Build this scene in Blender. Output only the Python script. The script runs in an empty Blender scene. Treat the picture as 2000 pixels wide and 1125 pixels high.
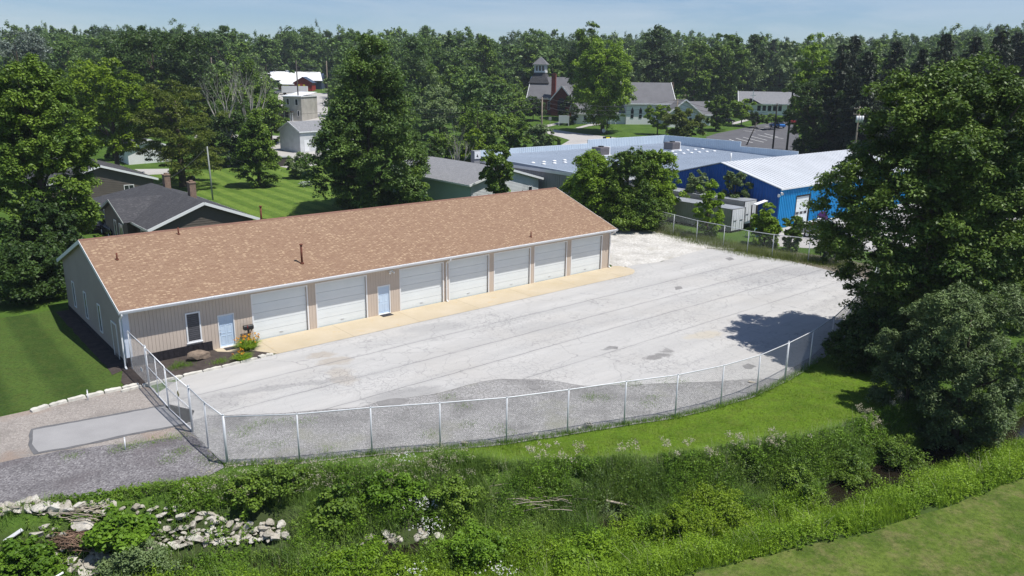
import bpy, bmesh, math, random
import numpy as np
from mathutils import Vector, Matrix
from mathutils.geometry import delaunay_2d_cdt
C = bpy.context.scene
COL = C.collection
R_ = math.radians
random.seed(7)
RNG = np.random.default_rng(7)

# ------------------------------------------------------------------ camera
F, PITCH, ROLL, H = 1527.3, R_(15.302), R_(-0.802), 16.44
cR = np.array([[1, 0, 0], [0, -math.sin(PITCH), -math.cos(PITCH)], [0, math.cos(PITCH), -math.sin(PITCH)]])
_c, _s = math.cos(ROLL), math.sin(ROLL)
cR = np.array([[_c, _s, 0], [-_s, _c, 0], [0, 0, 1]]) @ cR          # rows: right, down, forward
cd = bpy.data.cameras.new('camera'); cam = bpy.data.objects.new('camera', cd); COL.objects.link(cam)
cd.sensor_width = 36; cd.lens = F / 2000 * 36; cd.clip_end = 4000; cd.clip_start = .5
mw = Matrix.Identity(4)
for i in range(3):
    mw[i][0] = cR[0][i]; mw[i][1] = -cR[1][i]; mw[i][2] = -cR[2][i]
mw[2][3] = H
cam.matrix_world = mw
C.camera = cam

# ------------------------------------------------------------------ world and sun
SUN_EL, SUN_AZ = R_(67), R_(-20)             # azimuth measured from +x towards +y
w = bpy.data.worlds.new('World'); C.world = w; w.use_nodes = True
nt = w.node_tree; nt.nodes.clear()
wo = nt.nodes.new('ShaderNodeOutputWorld'); bg = nt.nodes.new('ShaderNodeBackground')
sky = nt.nodes.new('ShaderNodeTexSky'); sky.sky_type = 'NISHITA'; sky.sun_disc = False
sky.sun_elevation = SUN_EL; sky.sun_rotation = math.pi / 2 - SUN_AZ
sky.air_density = 1.0; sky.dust_density = 0.1; sky.ozone_density = 2.5; sky.altitude = 200
tc = nt.nodes.new('ShaderNodeTexCoord'); mp = nt.nodes.new('ShaderNodeMapping')
mp.inputs['Scale'].default_value = (1.2, 1.2, 9)
nz = nt.nodes.new('ShaderNodeTexNoise'); nz.inputs['Scale'].default_value = 2.6; nz.inputs['Detail'].default_value = 7
nz.inputs['Roughness'].default_value = .62; nz.inputs['Distortion'].default_value = .6
rp = nt.nodes.new('ShaderNodeMapRange'); rp.inputs[1].default_value = .43; rp.inputs[2].default_value = .8
rp.inputs[3].default_value = 0; rp.inputs[4].default_value = .5
mx = nt.nodes.new('ShaderNodeMix'); mx.data_type = 'RGBA'
tint = nt.nodes.new('ShaderNodeMix'); tint.data_type = 'RGBA'; tint.blend_type = 'MULTIPLY'
tint.inputs[0].default_value = 1; tint.inputs[7].default_value = (.76, .86, 1.06, 1)
mx.inputs[7].default_value = (7.2, 7.9, 8.6, 1)
L = nt.links
L.new(tc.outputs['Generated'], mp.inputs[0]); L.new(mp.outputs[0], nz.inputs[0]); L.new(nz.outputs[0], rp.inputs[0])
L.new(sky.outputs[0], tint.inputs[6]); L.new(tint.outputs[2], mx.inputs[6]); L.new(rp.outputs[0], mx.inputs[0])
L.new(mx.outputs[2], bg.inputs[0]); L.new(bg.outputs[0], wo.inputs[0]); bg.inputs[1].default_value = .08
sl = bpy.data.lights.new('sun', 'SUN'); sl.energy = 4.7; sl.angle = R_(.53); sl.color = (1, .96, .9)
so = bpy.data.objects.new('sun', sl); COL.objects.link(so)
sd = Vector((math.cos(SUN_EL) * math.cos(SUN_AZ), math.cos(SUN_EL) * math.sin(SUN_AZ), math.sin(SUN_EL)))
so.rotation_euler = sd.to_track_quat('Z', 'Y').to_euler(); so.location = (0, 0, 60)
C.view_settings.view_transform = 'Standard'; C.view_settings.look = 'None'
C.view_settings.exposure = 0.27; C.view_settings.gamma = 1

# ------------------------------------------------------------------ placing helpers
def ray(px, py):
    return cR.T @ np.array([(px - 1000) / F, (py - 562.5) / F, 1.])
def P(px, py, z=0.):
    d = ray(px, py); t = (z - H) / d[2]
    return (d[0] * t, d[1] * t)
_cr = [P(a, b, -1.6) for a, b in [(0, 1190), (600, 1140), (1000, 1095), (1350, 1040), (1600, 985), (1740, 925), (1900, 872), (2000, 842)]]
CRX = [-80] + [p[0] for p in _cr] + [37, 60]; CRY = [14] + [p[1] for p in _cr] + [45, 60]
_tp = [P(a, b) for a, b in [(0, 1000), (100, 975), (443, 928), (700, 915), (860, 893), (1000, 905), (1300, 895), (1600, 850), (1740, 800), (1900, 755)]]
TPX = [-80] + [p[0] for p in _tp] + [37, 60]; TPY = [18] + [p[1] for p in _tp] + [50, 68]
_mw = [P(a, b, -.5) for a, b in [(1330, 1127), (1500, 1085), (1700, 1040), (1850, 990), (2000, 935)]]
MWX = [-80, -15, 0] + [p[0] for p in _mw] + [31, 60]; MWY = [8, 18, 21.5] + [p[1] for p in _mw] + [35.5, 50]
def hz(x, y):
    x = np.asarray(x, float); y = np.asarray(y, float)
    yc = np.interp(x, CRX, CRY); yt = np.interp(x, TPX, TPY); ym = np.interp(x, MWX, MWY)
    up = np.clip((yt - y) / np.maximum(yt - yc - .9, .4), 0, 1); up = up * up * (3 - 2 * up)
    dn = np.clip((yc - .9 - y) / np.maximum(yc - .9 - ym, .4), 0, 1); dn = dn * dn * (3 - 2 * dn)
    z = -1.72 * up + 1.22 * dn
    z = z - .012 * np.clip(ym - y, 0, 60)
    far = np.clip(y - 115, 0, None)
    z = z + .045 * np.minimum(far, 190) + .03 * np.clip(far - 190, 0, 260)
    return z
def h1(x, y): return float(hz(x, y))
def G(px, py):                                # where the view ray meets the terrain
    d = ray(px, py); t = 20. / d[1]
    for _ in range(4000):
        x, y, z = d[0] * t, d[1] * t, H + d[2] * t
        if z <= h1(x, y): break
        t += max(.02, .2 * (z - h1(x, y)))
    return (x, y, h1(x, y))
def AT(px, D, py=None):                       # x (and height) of pixel column px at depth D
    yy = 300 if py is None else py
    d = ray(px, yy); t = D / d[1]
    return (d[0] * t, H + d[2] * t)
YAW = R_(40.346); UX, UY = math.cos(YAW), math.sin(YAW); OX, OY = -21.77, 41.651
def W(t, v, z=0.): return (OX + UX * t - UY * v, OY + UY * t + UX * v, z)     # street grid -> world
def TV(x, y): x -= OX; y -= OY; return (x * UX + y * UY, -x * UY + y * UX)
def S(px, py, z=0.): return TV(*P(px, py, z))

# ------------------------------------------------------------------ objects
def tag(o, label=None, cat=None, group=None, kind=None):
    if label: o['label'] = label
    if cat: o['category'] = cat
    if group: o['group'] = group
    if kind: o['kind'] = kind
    return o
def thing(name, label, cat, loc=(0, 0, 0), rz=0., group=None):
    o = bpy.data.objects.new(name, None); COL.objects.link(o); o.empty_display_size = .3
    o.location = loc; o.rotation_euler = (0, 0, rz)
    return tag(o, label, cat, group)
def mesh_np(name, verts, faces, mat, parent=None, loc=None, smooth=False):
    """verts Nx3, faces MxK (same K)"""
    verts = np.asarray(verts, np.float32); faces = np.asarray(faces, np.int32)
    me = bpy.data.meshes.new(name); n, (m, k) = len(verts), faces.shape
    me.vertices.add(n); me.vertices.foreach_set('co', verts.ravel())
    me.loops.add(m * k); me.loops.foreach_set('vertex_index', faces.ravel())
    me.polygons.add(m); me.polygons.foreach_set('loop_start', np.arange(0, m * k, k, dtype=np.int32))
    me.polygons.foreach_set('loop_total', np.full(m, k, np.int32))
    if smooth: me.polygons.foreach_set('use_smooth', np.ones(m, bool))
    me.update(calc_edges=True); me.materials.append(mat)
    o = bpy.data.objects.new(name, me); COL.objects.link(o)
    if parent: o.parent = parent
    if loc: o.location = loc
    return o
def copy_thing(src, loc, rz=None, scale=None, label=None, group=None):
    c = src.copy(); COL.objects.link(c); c.location = loc
    if rz is not None: c.rotation_euler = (0, 0, rz)
    if scale is not None: c.scale = scale
    if label: c['label'] = label
    if group: c['group'] = group
    for ch in list(src.children):
        d = ch.copy(); COL.objects.link(d); d.parent = c
        for g in list(ch.children):
            e = g.copy(); COL.objects.link(e); e.parent = d
    return c

class MB:
    def __init__(s): s.v = []; s.f = []; s.sm = []
    def add(s, vs, fs, sm=False):
        b = len(s.v); s.v += [tuple(v) for v in vs]; s.f += [tuple(b + i for i in f) for f in fs]; s.sm += [sm] * len(fs); return s
    def box(s, x0, x1, y0, y1, z0, z1):
        x0, x1 = sorted((x0, x1)); y0, y1 = sorted((y0, y1)); z0, z1 = sorted((z0, z1))
        return s.add([(x0, y0, z0), (x1, y0, z0), (x1, y1, z0), (x0, y1, z0), (x0, y0, z1), (x1, y0, z1), (x1, y1, z1), (x0, y1, z1)],
                     [(0, 3, 2, 1), (4, 5, 6, 7), (0, 1, 5, 4), (1, 2, 6, 5), (2, 3, 7, 6), (3, 0, 4, 7)])
    def obox(s, a, b, w, h, up=(0, 0, 1)):     # bar from a to b
        a, b = Vector(a), Vector(b); d = (b - a).normalized(); u = Vector(up)
        if abs(d.dot(u)) > .98: u = Vector((1, 0, 0))
        x = d.cross(u).normalized() * (w / 2); y = x.cross(d).normalized() * (h / 2)
        vs = [p + i * x + j * y for p in (a, b) for i, j in ((-1, -1), (1, -1), (1, 1), (-1, 1))]
        return s.add(vs, [(0, 1, 2, 3), (7, 6, 5, 4), (0, 4, 5, 1), (1, 5, 6, 2), (2, 6, 7, 3), (3, 7, 4, 0)])
    def tube(s, pts, r, n=8, cap=True):
        pts = [Vector(p) for p in pts]; rs = r if hasattr(r, '__len__') else [r] * len(pts)
        vs = []; fs = []
        for i, p in enumerate(pts):
            d = (pts[min(i + 1, len(pts) - 1)] - pts[max(i - 1, 0)]).normalized()
            u = Vector((0, 0, 1)) if abs(d.z) < .9 else Vector((1, 0, 0))
            x = d.cross(u).normalized(); y = d.cross(x).normalized()
            for k in range(n):
                a = 2 * math.pi * k / n; vs.append(p + (x * math.cos(a) + y * math.sin(a)) * rs[i])
        for i in range(len(pts) - 1):
            for k in range(n):
                fs.append((i * n + k, i * n + (k + 1) % n, (i + 1) * n + (k + 1) % n, (i + 1) * n + k))
        s.add(vs, fs, True)
        if cap:
            b = len(s.v) - len(vs); s.f += [tuple(b + k for k in reversed(range(n))), tuple(b + (len(pts) - 1) * n + k for k in range(n))]; s.sm += [False, False]
        return s
    def prism(s, poly, a, b):                  # poly: list of 2-D points in plane; a,b: functions (p)->3D
        n = len(poly); vs = [a(p) for p in poly] + [b(p) for p in poly]
        fs = [tuple(range(n)), tuple(range(2 * n - 1, n - 1, -1))] + [(i, i + n, (i + 1) % n + n, (i + 1) % n) for i in range(n)]
        return s.add(vs, fs)
    def build(s, name, mat, parent=None, loc=None):
        me = bpy.data.meshes.new(name); me.from_pydata([tuple(v) for v in s.v], [], s.f)
        me.polygons.foreach_set('use_smooth', s.sm); me.materials.append(mat); me.update()
        bm = bmesh.new(); bm.from_mesh(me); bmesh.ops.recalc_face_normals(bm, faces=bm.faces); bm.to_mesh(me); bm.free()
        o = bpy.data.objects.new(name, me); COL.objects.link(o)
        if parent: o.parent = parent
        if loc: o.location = loc
        return o

# ------------------------------------------------------------------ materials
MATS = {}
class NT:
    def __init__(s, name):
        s.m = bpy.data.materials.new(name); s.m.use_nodes = True; s.t = s.m.node_tree; s.t.nodes.clear()
        s.o = s.n('OutputMaterial'); s.pos = None; MATS[name] = s.m
    def n(s, typ, **kw):
        x = s.t.nodes.new('ShaderNode' + typ)
        for k, v in kw.items(): setattr(x, k, v)
        return x
    def l(s, a, b): s.t.links.new(a, b)
    def position(s):
        if not s.pos: s.pos = s.n('NewGeometry').outputs['Position']
        return s.pos
    def coords(s, rot=0., scale=(1, 1, 1), loc=(0, 0, 0), obj=False):
        m = s.n('Mapping'); m.inputs['Rotation'].default_value = (0, 0, rot); m.inputs['Scale'].default_value = scale
        m.inputs['Location'].default_value = loc
        s.l(s.n('TexCoord').outputs['Object'] if obj else s.position(), m.inputs[0]); return m.outputs[0]
    def noise(s, scale, detail=4, rough=.55, vec=None, dist=0.):
        x = s.n('TexNoise'); x.inputs['Scale'].default_value = scale; x.inputs['Detail'].default_value = detail
        x.inputs['Roughness'].default_value = rough; x.inputs['Distortion'].default_value = dist
        s.l(vec if vec else s.position(), x.inputs[0]); return x.outputs[0]
    def rng(s, v, a, b, c=0., d=1.):
        x = s.n('MapRange'); s.l(v, x.inputs[0])
        for i, q in enumerate((a, b, c, d)): x.inputs[i + 1].default_value = q
        return x.outputs[0]
    def math(s, op, a, b=None):
        x = s.n('Math', operation=op)
        for i, q in enumerate((a, b)):
            if q is None: continue
            if isinstance(q, (int, float)): x.inputs[i].default_value = q
            else: s.l(q, x.inputs[i])
        return x.outputs[0]
    def mix(s, f, a, b, mode='MIX'):
        x = s.n('Mix', data_type='RGBA', blend_type=mode)
        for i, q in ((0, f), (6, a), (7, b)):
            if isinstance(q, (int, float)): x.inputs[i].default_value = q
            elif isinstance(q, tuple): x.inputs[i].default_value = q + (1,)
            else: s.l(q, x.inputs[i])
        return x.outputs[2]
    def bump(s, h, strength=.5, dist=.02):
        x = s.n('Bump'); x.inputs['Strength'].default_value = strength; x.inputs['Distance'].default_value = dist
        s.l(h, x.inputs['Height']); return x.outputs[0]
    def done(s, col, rough=.85, bump=None, metal=0., spec=.3, shader=None):
        p = s.n('BsdfPrincipled')
        if isinstance(col, tuple): p.inputs['Base Color'].default_value = col + (1,)
        else: s.l(col, p.inputs['Base Color'])
        if isinstance(rough, (int, float)): p.inputs['Roughness'].default_value = rough
        else: s.l(rough, p.inputs['Roughness'])
        p.inputs['Metallic'].default_value = metal; p.inputs['Specular IOR Level'].default_value = spec
        if bump: s.l(bump, p.inputs['Normal'])
        s.p = p; s.l(p.outputs[0], s.o.inputs[0]); return s.m
def simple(name, col, var=.15, scale=3., rough=.7, metal=0., bumps=.15, bscale=40., spec=.3, grain=.1):
    t = NT(name); a = tuple(c * (1 - var) for c in col); b = tuple(min(1, c * (1 + var)) for c in col)
    f = t.rng(t.noise(scale, 5), .3, .7); c = t.mix(f, a, b)
    g = t.noise(bscale, 3); c = t.mix(t.rng(g, .3, .7, 0, grain), c, tuple(x * .5 for x in col))
    return t.done(c, rough, t.bump(g, bumps, .01), metal, spec)
def leafmat(name, dark, light, trans=.28, big=.25):
    t = NT(name); isl = t.n('NewGeometry').outputs['Random Per Island']
    f = t.rng(t.noise(big, 3), .35, .65, 0, .55); f2 = t.math('ADD', f, t.math('MULTIPLY', t.math('POWER', isl, 1.6), .6))
    c = t.mix(f2, dark, light)
    p = t.n('BsdfPrincipled'); t.l(c, p.inputs['Base Color']); p.inputs['Roughness'].default_value = .5
    p.inputs['Specular IOR Level'].default_value = .25
    tr = t.n('BsdfTranslucent'); t.l(t.mix(.5, c, (.16, .26, .02)), tr.inputs[0])
    m = t.n('MixShader'); m.inputs[0].default_value = trans; t.l(p.outputs[0], m.inputs[1]); t.l(tr.outputs[0], m.inputs[2])
    t.l(m.outputs[0], t.o.inputs[0]); return t.m
def shingle(name, cols, sx=.34, sy=.14, mortar=.3, spots=None):
    """cols: base, dark, light tabs; Object coordinates: x along the eave, y,z up the slope"""
    t = NT(name); tcn = t.n('TexCoord').outputs['Object']
    sep = t.n('SeparateXYZ'); t.l(tcn, sep.inputs[0]); cmb = t.n('CombineXYZ')
    t.l(sep.outputs[0], cmb.inputs[0]); t.l(t.math('MULTIPLY', sep.outputs[1], 1.06), cmb.inputs[1])
    b = t.n('TexBrick'); b.offset = .43; b.inputs['Scale'].default_value = 1.; b.inputs['Brick Width'].default_value = sx
    b.inputs['Row Height'].default_value = sy; b.inputs['Mortar Size'].default_value = .008; b.inputs['Bias'].default_value = -.1
    b.inputs['Color1'].default_value = cols[0] + (1,); b.inputs['Color2'].default_value = cols[1] + (1,); b.inputs['Mortar'].default_value = tuple(x * .6 for x in cols[1]) + (1,)
    t.l(cmb.outputs[0], b.inputs[0])
    c = b.outputs[0]
    v = t.n('TexVoronoi'); v.inputs['Scale'].default_value = 1.; vm = t.n('Mapping'); vm.inputs['Scale'].default_value = (4.0, 9., 1)
    t.l(cmb.outputs[0], vm.inputs[0]); t.l(vm.outputs[0], v.inputs[0])
    lum = t.n('SeparateColor'); t.l(v.outputs['Color'], lum.inputs[0])
    spot = t.math('MULTIPLY', t.rng(lum.outputs[0], .60, .66), t.rng(v.outputs['Distance'], .5, .36))
    c = t.mix(t.math('MULTIPLY', spot, .8), c, cols[2])
    spot2 = t.math('MULTIPLY', t.rng(lum.outputs[1], .72, .76), .5); c = t.mix(spot2, c, cols[3])
    c = t.mix(t.rng(t.noise(.35, 4), .35, .7, 0, .18), c, cols[1]); c = t.mix(t.rng(t.noise(60, 2), .35, .7, 0, .25), c, tuple(x * .5 for x in cols[1]))
    return t.done(c, .92, t.bump(b.outputs[1], .4, .01), 0, .15)

M = {}
M['roof_tan'] = shingle('tan_shingles', [(.305, .205, .138), (.255, .162, .108), (.45, .33, .215), (.20, .12, .082)])
M['roof_grey'] = shingle('grey_shingles', [(.085, .085, .092), (.06, .06, .066), (.12, .12, .125), (.045, .045, .05)])
M['roof_light'] = shingle('pale_grey_shingles', [(.27, .275, .29), (.22, .225, .24), (.32, .32, .33), (.19, .19, .2)])
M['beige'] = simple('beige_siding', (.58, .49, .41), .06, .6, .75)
M['beige_shaded'] = simple('beige_siding_shaded', (.36, .305, .28), .06, .6, .8)  # same beige siding, shade of the left gable side put into the colour
M['black_board'] = simple('black_skirting', (.025, .022, .026), .35, 6, .8)
M['white'] = simple('white_paint', (.78, .79, .80), .03, .8, .45, bumps=.05, grain=.03)
M['door_white'] = simple('garage_door_white', (.74, .78, .79), .03, .9, .45, bumps=.05, grain=.03)
M['door_blue'] = simple('pale_blue_door', (.56, .68, .82), .02, 1, .4, bumps=.03, grain=.02)
M['glass'] = NT('window_glass').done((.02, .025, .03), .08, None, 0, .6)
M['blind'] = simple('window_blind', (.06, .06, .07), .3, 9, .3)
M['galv'] = simple('galvanised_steel', (.62, .64, .66), .08, 4, .5, .25, grain=.06)
M['mesh'] = simple('galvanised_wire', (.36, .37, .38), .08, 4, .45, .35)
M['rust'] = simple('rusty_pipe', (.16, .055, .035), .3, 8, .85)
M['asph_dark'] = simple('worn_asphalt', (.11, .11, .12), .15, .5, .9, bumps=.3, bscale=25, grain=.35)
M['road'] = simple('pale_road', (.40, .385, .37), .06, .2, .9, grain=.12)
M['conc'] = simple('concrete_step', (.55, .47, .33), .08, .8, .85)
M['kerb'] = simple('kerb_stone', (.58, .56, .50), .14, 2, .85, bumps=.4, grain=.25)
M['mulch'] = simple('mulch_soil', (.065, .052, .046), .35, 2.5, .95, bumps=1, bscale=14, grain=.5)
t = NT('limestone'); orn = t.n('ObjectInfo').outputs['Random']; c = t.mix(orn, (.38, .35, .29), (.60, .575, .52)); c = t.mix(t.rng(t.noise(2.2, 6, .65), .42, .68, 0, .6), c, (.22, .19, .145)); c = t.mix(t.rng(t.noise(11, 5, .7), .5, .75, 0, .5), c, (.14, .13, .10))
M['rock'] = t.done(c, .95, t.bump(t.noise(9, 6, .7), .9, .05), 0, .1)
M['boulder'] = simple('brown_boulder', (.22, .17, .13), .35, 3, .9, bumps=.9, bscale=9, grain=.4)
M['black'] = simple('black_paint', (.02, .02, .022), .1, 2, .4)
M['mat'] = simple('door_mat', (.05, .05, .06), .2, 9, .95)
M['bark'] = simple('bark', (.10, .08, .06), .25, 2, .95, bumps=.9, bscale=12, grain=.4)
M['dead_bark'] = simple('bleached_bark', (.34, .32, .29), .15, 2, .9)
M['pole_wood'] = simple('weathered_pole', (.24, .20, .16), .15, 1.5, .9)
M['pole_dark'] = simple('dark_pole', (.07, .06, .055), .15, 1.5, .9)
M['pole_grey'] = simple('grey_pole', (.30, .32, .31), .1, 1.5, .8)
M['wire'] = simple('cable', (.05, .05, .055), .1, 1, .6)
M['brick'] = simple('red_brick', (.23, .06, .045), .25, 3, .9, bscale=20, grain=.3)
M['brick_tan'] = simple('tan_brick', (.27, .19, .14), .25, 5, .9, bscale=15, grain=.35)
M['house_taupe'] = simple('brown_siding', (.11, .095, .082), .1, 1, .85)
M['mint'] = simple('pale_mint_siding', (.38, .50, .47), .04, 1, .7)
M['grey_wall'] = simple('grey_metal_wall', (.27, .275, .29), .05, .5, .6)
M['silver_roof'] = simple('silver_roof', (.28, .33, .40), .07, .25, .55, grain=.05)
M['parapet'] = simple('white_ribbed_parapet', (.58, .66, .73), .05, .6, .55)
M['blue_shaded'] = simple('blue_steel_shaded', (.012, .11, .42), .12, .7, .5)  # gable end: same blue steel, its shade painted in as a darker blue
M['blue_lit'] = simple('blue_steel_lit', (.01, .27, .60), .1, .7, .45)  # front: same blue steel, sunlight painted in as a lighter blue
M['ac'] = simple('rooftop_unit', (.17, .155, .16), .15, 3, .6)
M['box_white'] = simple('weathered_box', (.62, .63, .64), .12, .9, .6, grain=.2)
M['box_grey'] = simple('dirty_box_side', (.42, .40, .36), .2, .6, .8, grain=.25)
M['yellow'] = simple('yellow_paint', (.75, .62, .02), .05, 3, .5)
M['red'] = simple('red_paint', (.35, .03, .03), .08, 1, .5)
M['navy'] = simple('navy_wall', (.05, .075, .13), .08, 1, .7)
M['purple'] = simple('purple_plastic', (.07, .02, .10), .1, 3, .5)
M['tyre'] = simple('tyre_rubber', (.02, .02, .02), .1, 5, .9)
M['carb'] = NT('black_car_paint').done((.015, .015, .02), .2, None, .3, .5)
M['cars'] = NT('silver_car_paint').done((.4, .42, .45), .25, None, .5, .5)
M['carw'] = NT('white_car_paint').done((.75, .76, .78), .25, None, 0, .5)
M['carr'] = NT('red_car_paint').done((.45, .02, .03), .25, None, 0, .5)
M['carbl'] = NT('blue_car_paint').done((.03, .16, .5), .25, None, 0, .5)
M['brown_brush'] = simple('dead_brush', (.20, .13, .09), .3, 4, .95)
M['driftwood'] = simple('driftwood', (.40, .34, .27), .2, 4, .9)
# foliage
M['lf_green'] = leafmat('leaf_green', (.04, .092, .014), (.19, .29, .032), .2)
M['lf_maple'] = leafmat('leaf_maple', (.028, .066, .014), (.16, .245, .036), .15)
M['lf_willow'] = leafmat('leaf_willow', (.045, .075, .028), (.17, .24, .085), .12)
M['lf_bright'] = leafmat('leaf_bright', (.08, .16, .012), (.28, .42, .030), .3)
M['lf_yellow'] = leafmat('leaf_yellow', (.10, .175, .012), (.26, .37, .022), .36)
M['lf_dark'] = leafmat('leaf_dark', (.020, .048, .013), (.075, .13, .024), .18)
M['lf_glossy'] = leafmat('leaf_deep', (.026, .064, .015), (.15, .24, .040), .18)
M['lf_olive'] = leafmat('leaf_olive', (.055, .082, .012), (.155, .19, .024), .3)
M['lf_silver'] = leafmat('leaf_silver', (.12, .155, .13), (.27, .32, .28), .2)
M['lf_sage'] = leafmat('leaf_sage', (.095, .15, .055), (.24, .32, .13), .25)
M['lf_spruce'] = leafmat('needle_dark', (.010, .020, .011), (.034, .052, .025), .05)
M['lf_far'] = leafmat('leaf_far', (.034, .078, .024), (.17, .27, .065), .22, .05)
M['lf_weed'] = leafmat('weed_leaf', (.07, .15, .014), (.20, .35, .028), .36, .5)
M['lf_lime'] = leafmat('weed_lime', (.12, .23, .014), (.29, .44, .03), .4, .5)
M['lf_grass'] = leafmat('grass_blade', (.065, .135, .022), (.22, .33, .065), .3, .5)
M['lf_lawn'] = leafmat('lawn_blade', (.09, .155, .012), (.22, .315, .03), .3, .35)
M['lf_lawn2'] = leafmat('near_lawn_blade', (.06, .11, .014), (.155, .215, .035), .3, .35)
M['lf_straw'] = leafmat('seed_heads', (.30, .27, .18), (.50, .46, .36), .2, .8)
M['fl_white'] = leafmat('white_petals', (.65, .65, .62), (.8, .8, .78), .2)
M['fl_orange'] = leafmat('orange_petals', (.65, .20, .01), (.8, .42, .02), .3)
def ground_mat():
    t = NT('ground_grass'); geo = t.position(); sep = t.n('SeparateXYZ'); t.l(geo, sep.inputs[0])
    c = t.mix(t.rng(t.noise(.35, 6), .35, .65), (.055, .105, .018), (.085, .15, .022))
    c = t.mix(t.rng(t.noise(8, 4), .4, .7, 0, .6), c, (.03, .06, .01))
    # bare soil where the bank falls below the verge
    soil = t.rng(sep.outputs[2], -.25, -.75)
    c = t.mix(t.math('MULTIPLY', soil, t.rng(sep.outputs[1], 60, 50)), c, (.045, .062, .022))
    return t.done(c, .95, t.bump(t.noise(14, 5), .8, .05), 0, .1)
M['ground'] = ground_mat()
YAW_ = R_(40.346); LB_ROT = R_(90 - 128)
def lawn_mat(name, a, b, rot, period, amt=.35, worn=(.11, .12, .03)):
    t = NT(name); v = t.coords(rot)
    wv = t.n('TexWave'); wv.inputs['Scale'].default_value = 1 / period / 1.0 * .314; wv.inputs['Distortion'].default_value = .5; wv.inputs['Detail'].default_value = 2; wv.inputs['Detail Scale'].default_value = 3
    t.l(v, wv.inputs[0]); s_ = t.rng(wv.outputs[1], .3, .7)
    s_ = t.math('MULTIPLY', s_, amt); s_ = t.math('ADD', s_, t.rng(t.noise(.5, 5), .3, .7, 0, 1 - amt))
    c = t.mix(s_, a, b); c = t.mix(t.rng(t.noise(1.4, 6, .7), .46, .66, 0, .65), c, worn)
    c = t.mix(t.rng(t.noise(5.5, 7, .75), .44, .66, 0, .6), c, tuple(q * .42 for q in a)); c = t.mix(t.rng(t.noise(9, 6, .75, t.coords(0, (1, 1, 1), (7, 3, 0))), .52, .7, 0, .4), c, tuple(q * 1.35 for q in b))
    return t.done(c, .95, t.bump(t.noise(30, 4), 1, .05), 0, .1)
M['lawn_left'] = lawn_mat('striped_lawn_left', (.035, .068, .014), (.085, .14, .028), -YAW_, 3.6, .6, (.08, .10, .025))
M['lawn_back'] = lawn_mat('striped_lawn_back', (.06, .115, .018), (.17, .245, .045), LB_ROT, 2.6, .55, (.12, .22, .03))
M['lawn_verge'] = lawn_mat('verge_grass', (.07, .13, .012), (.14, .23, .02), 0, 9, .1, (.12, .15, .03))
M['lawn_near'] = lawn_mat('near_mown_grass', (.055, .10, .014), (.14, .19, .035), R_(30), 3, .04, (.20, .175, .08))
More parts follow.
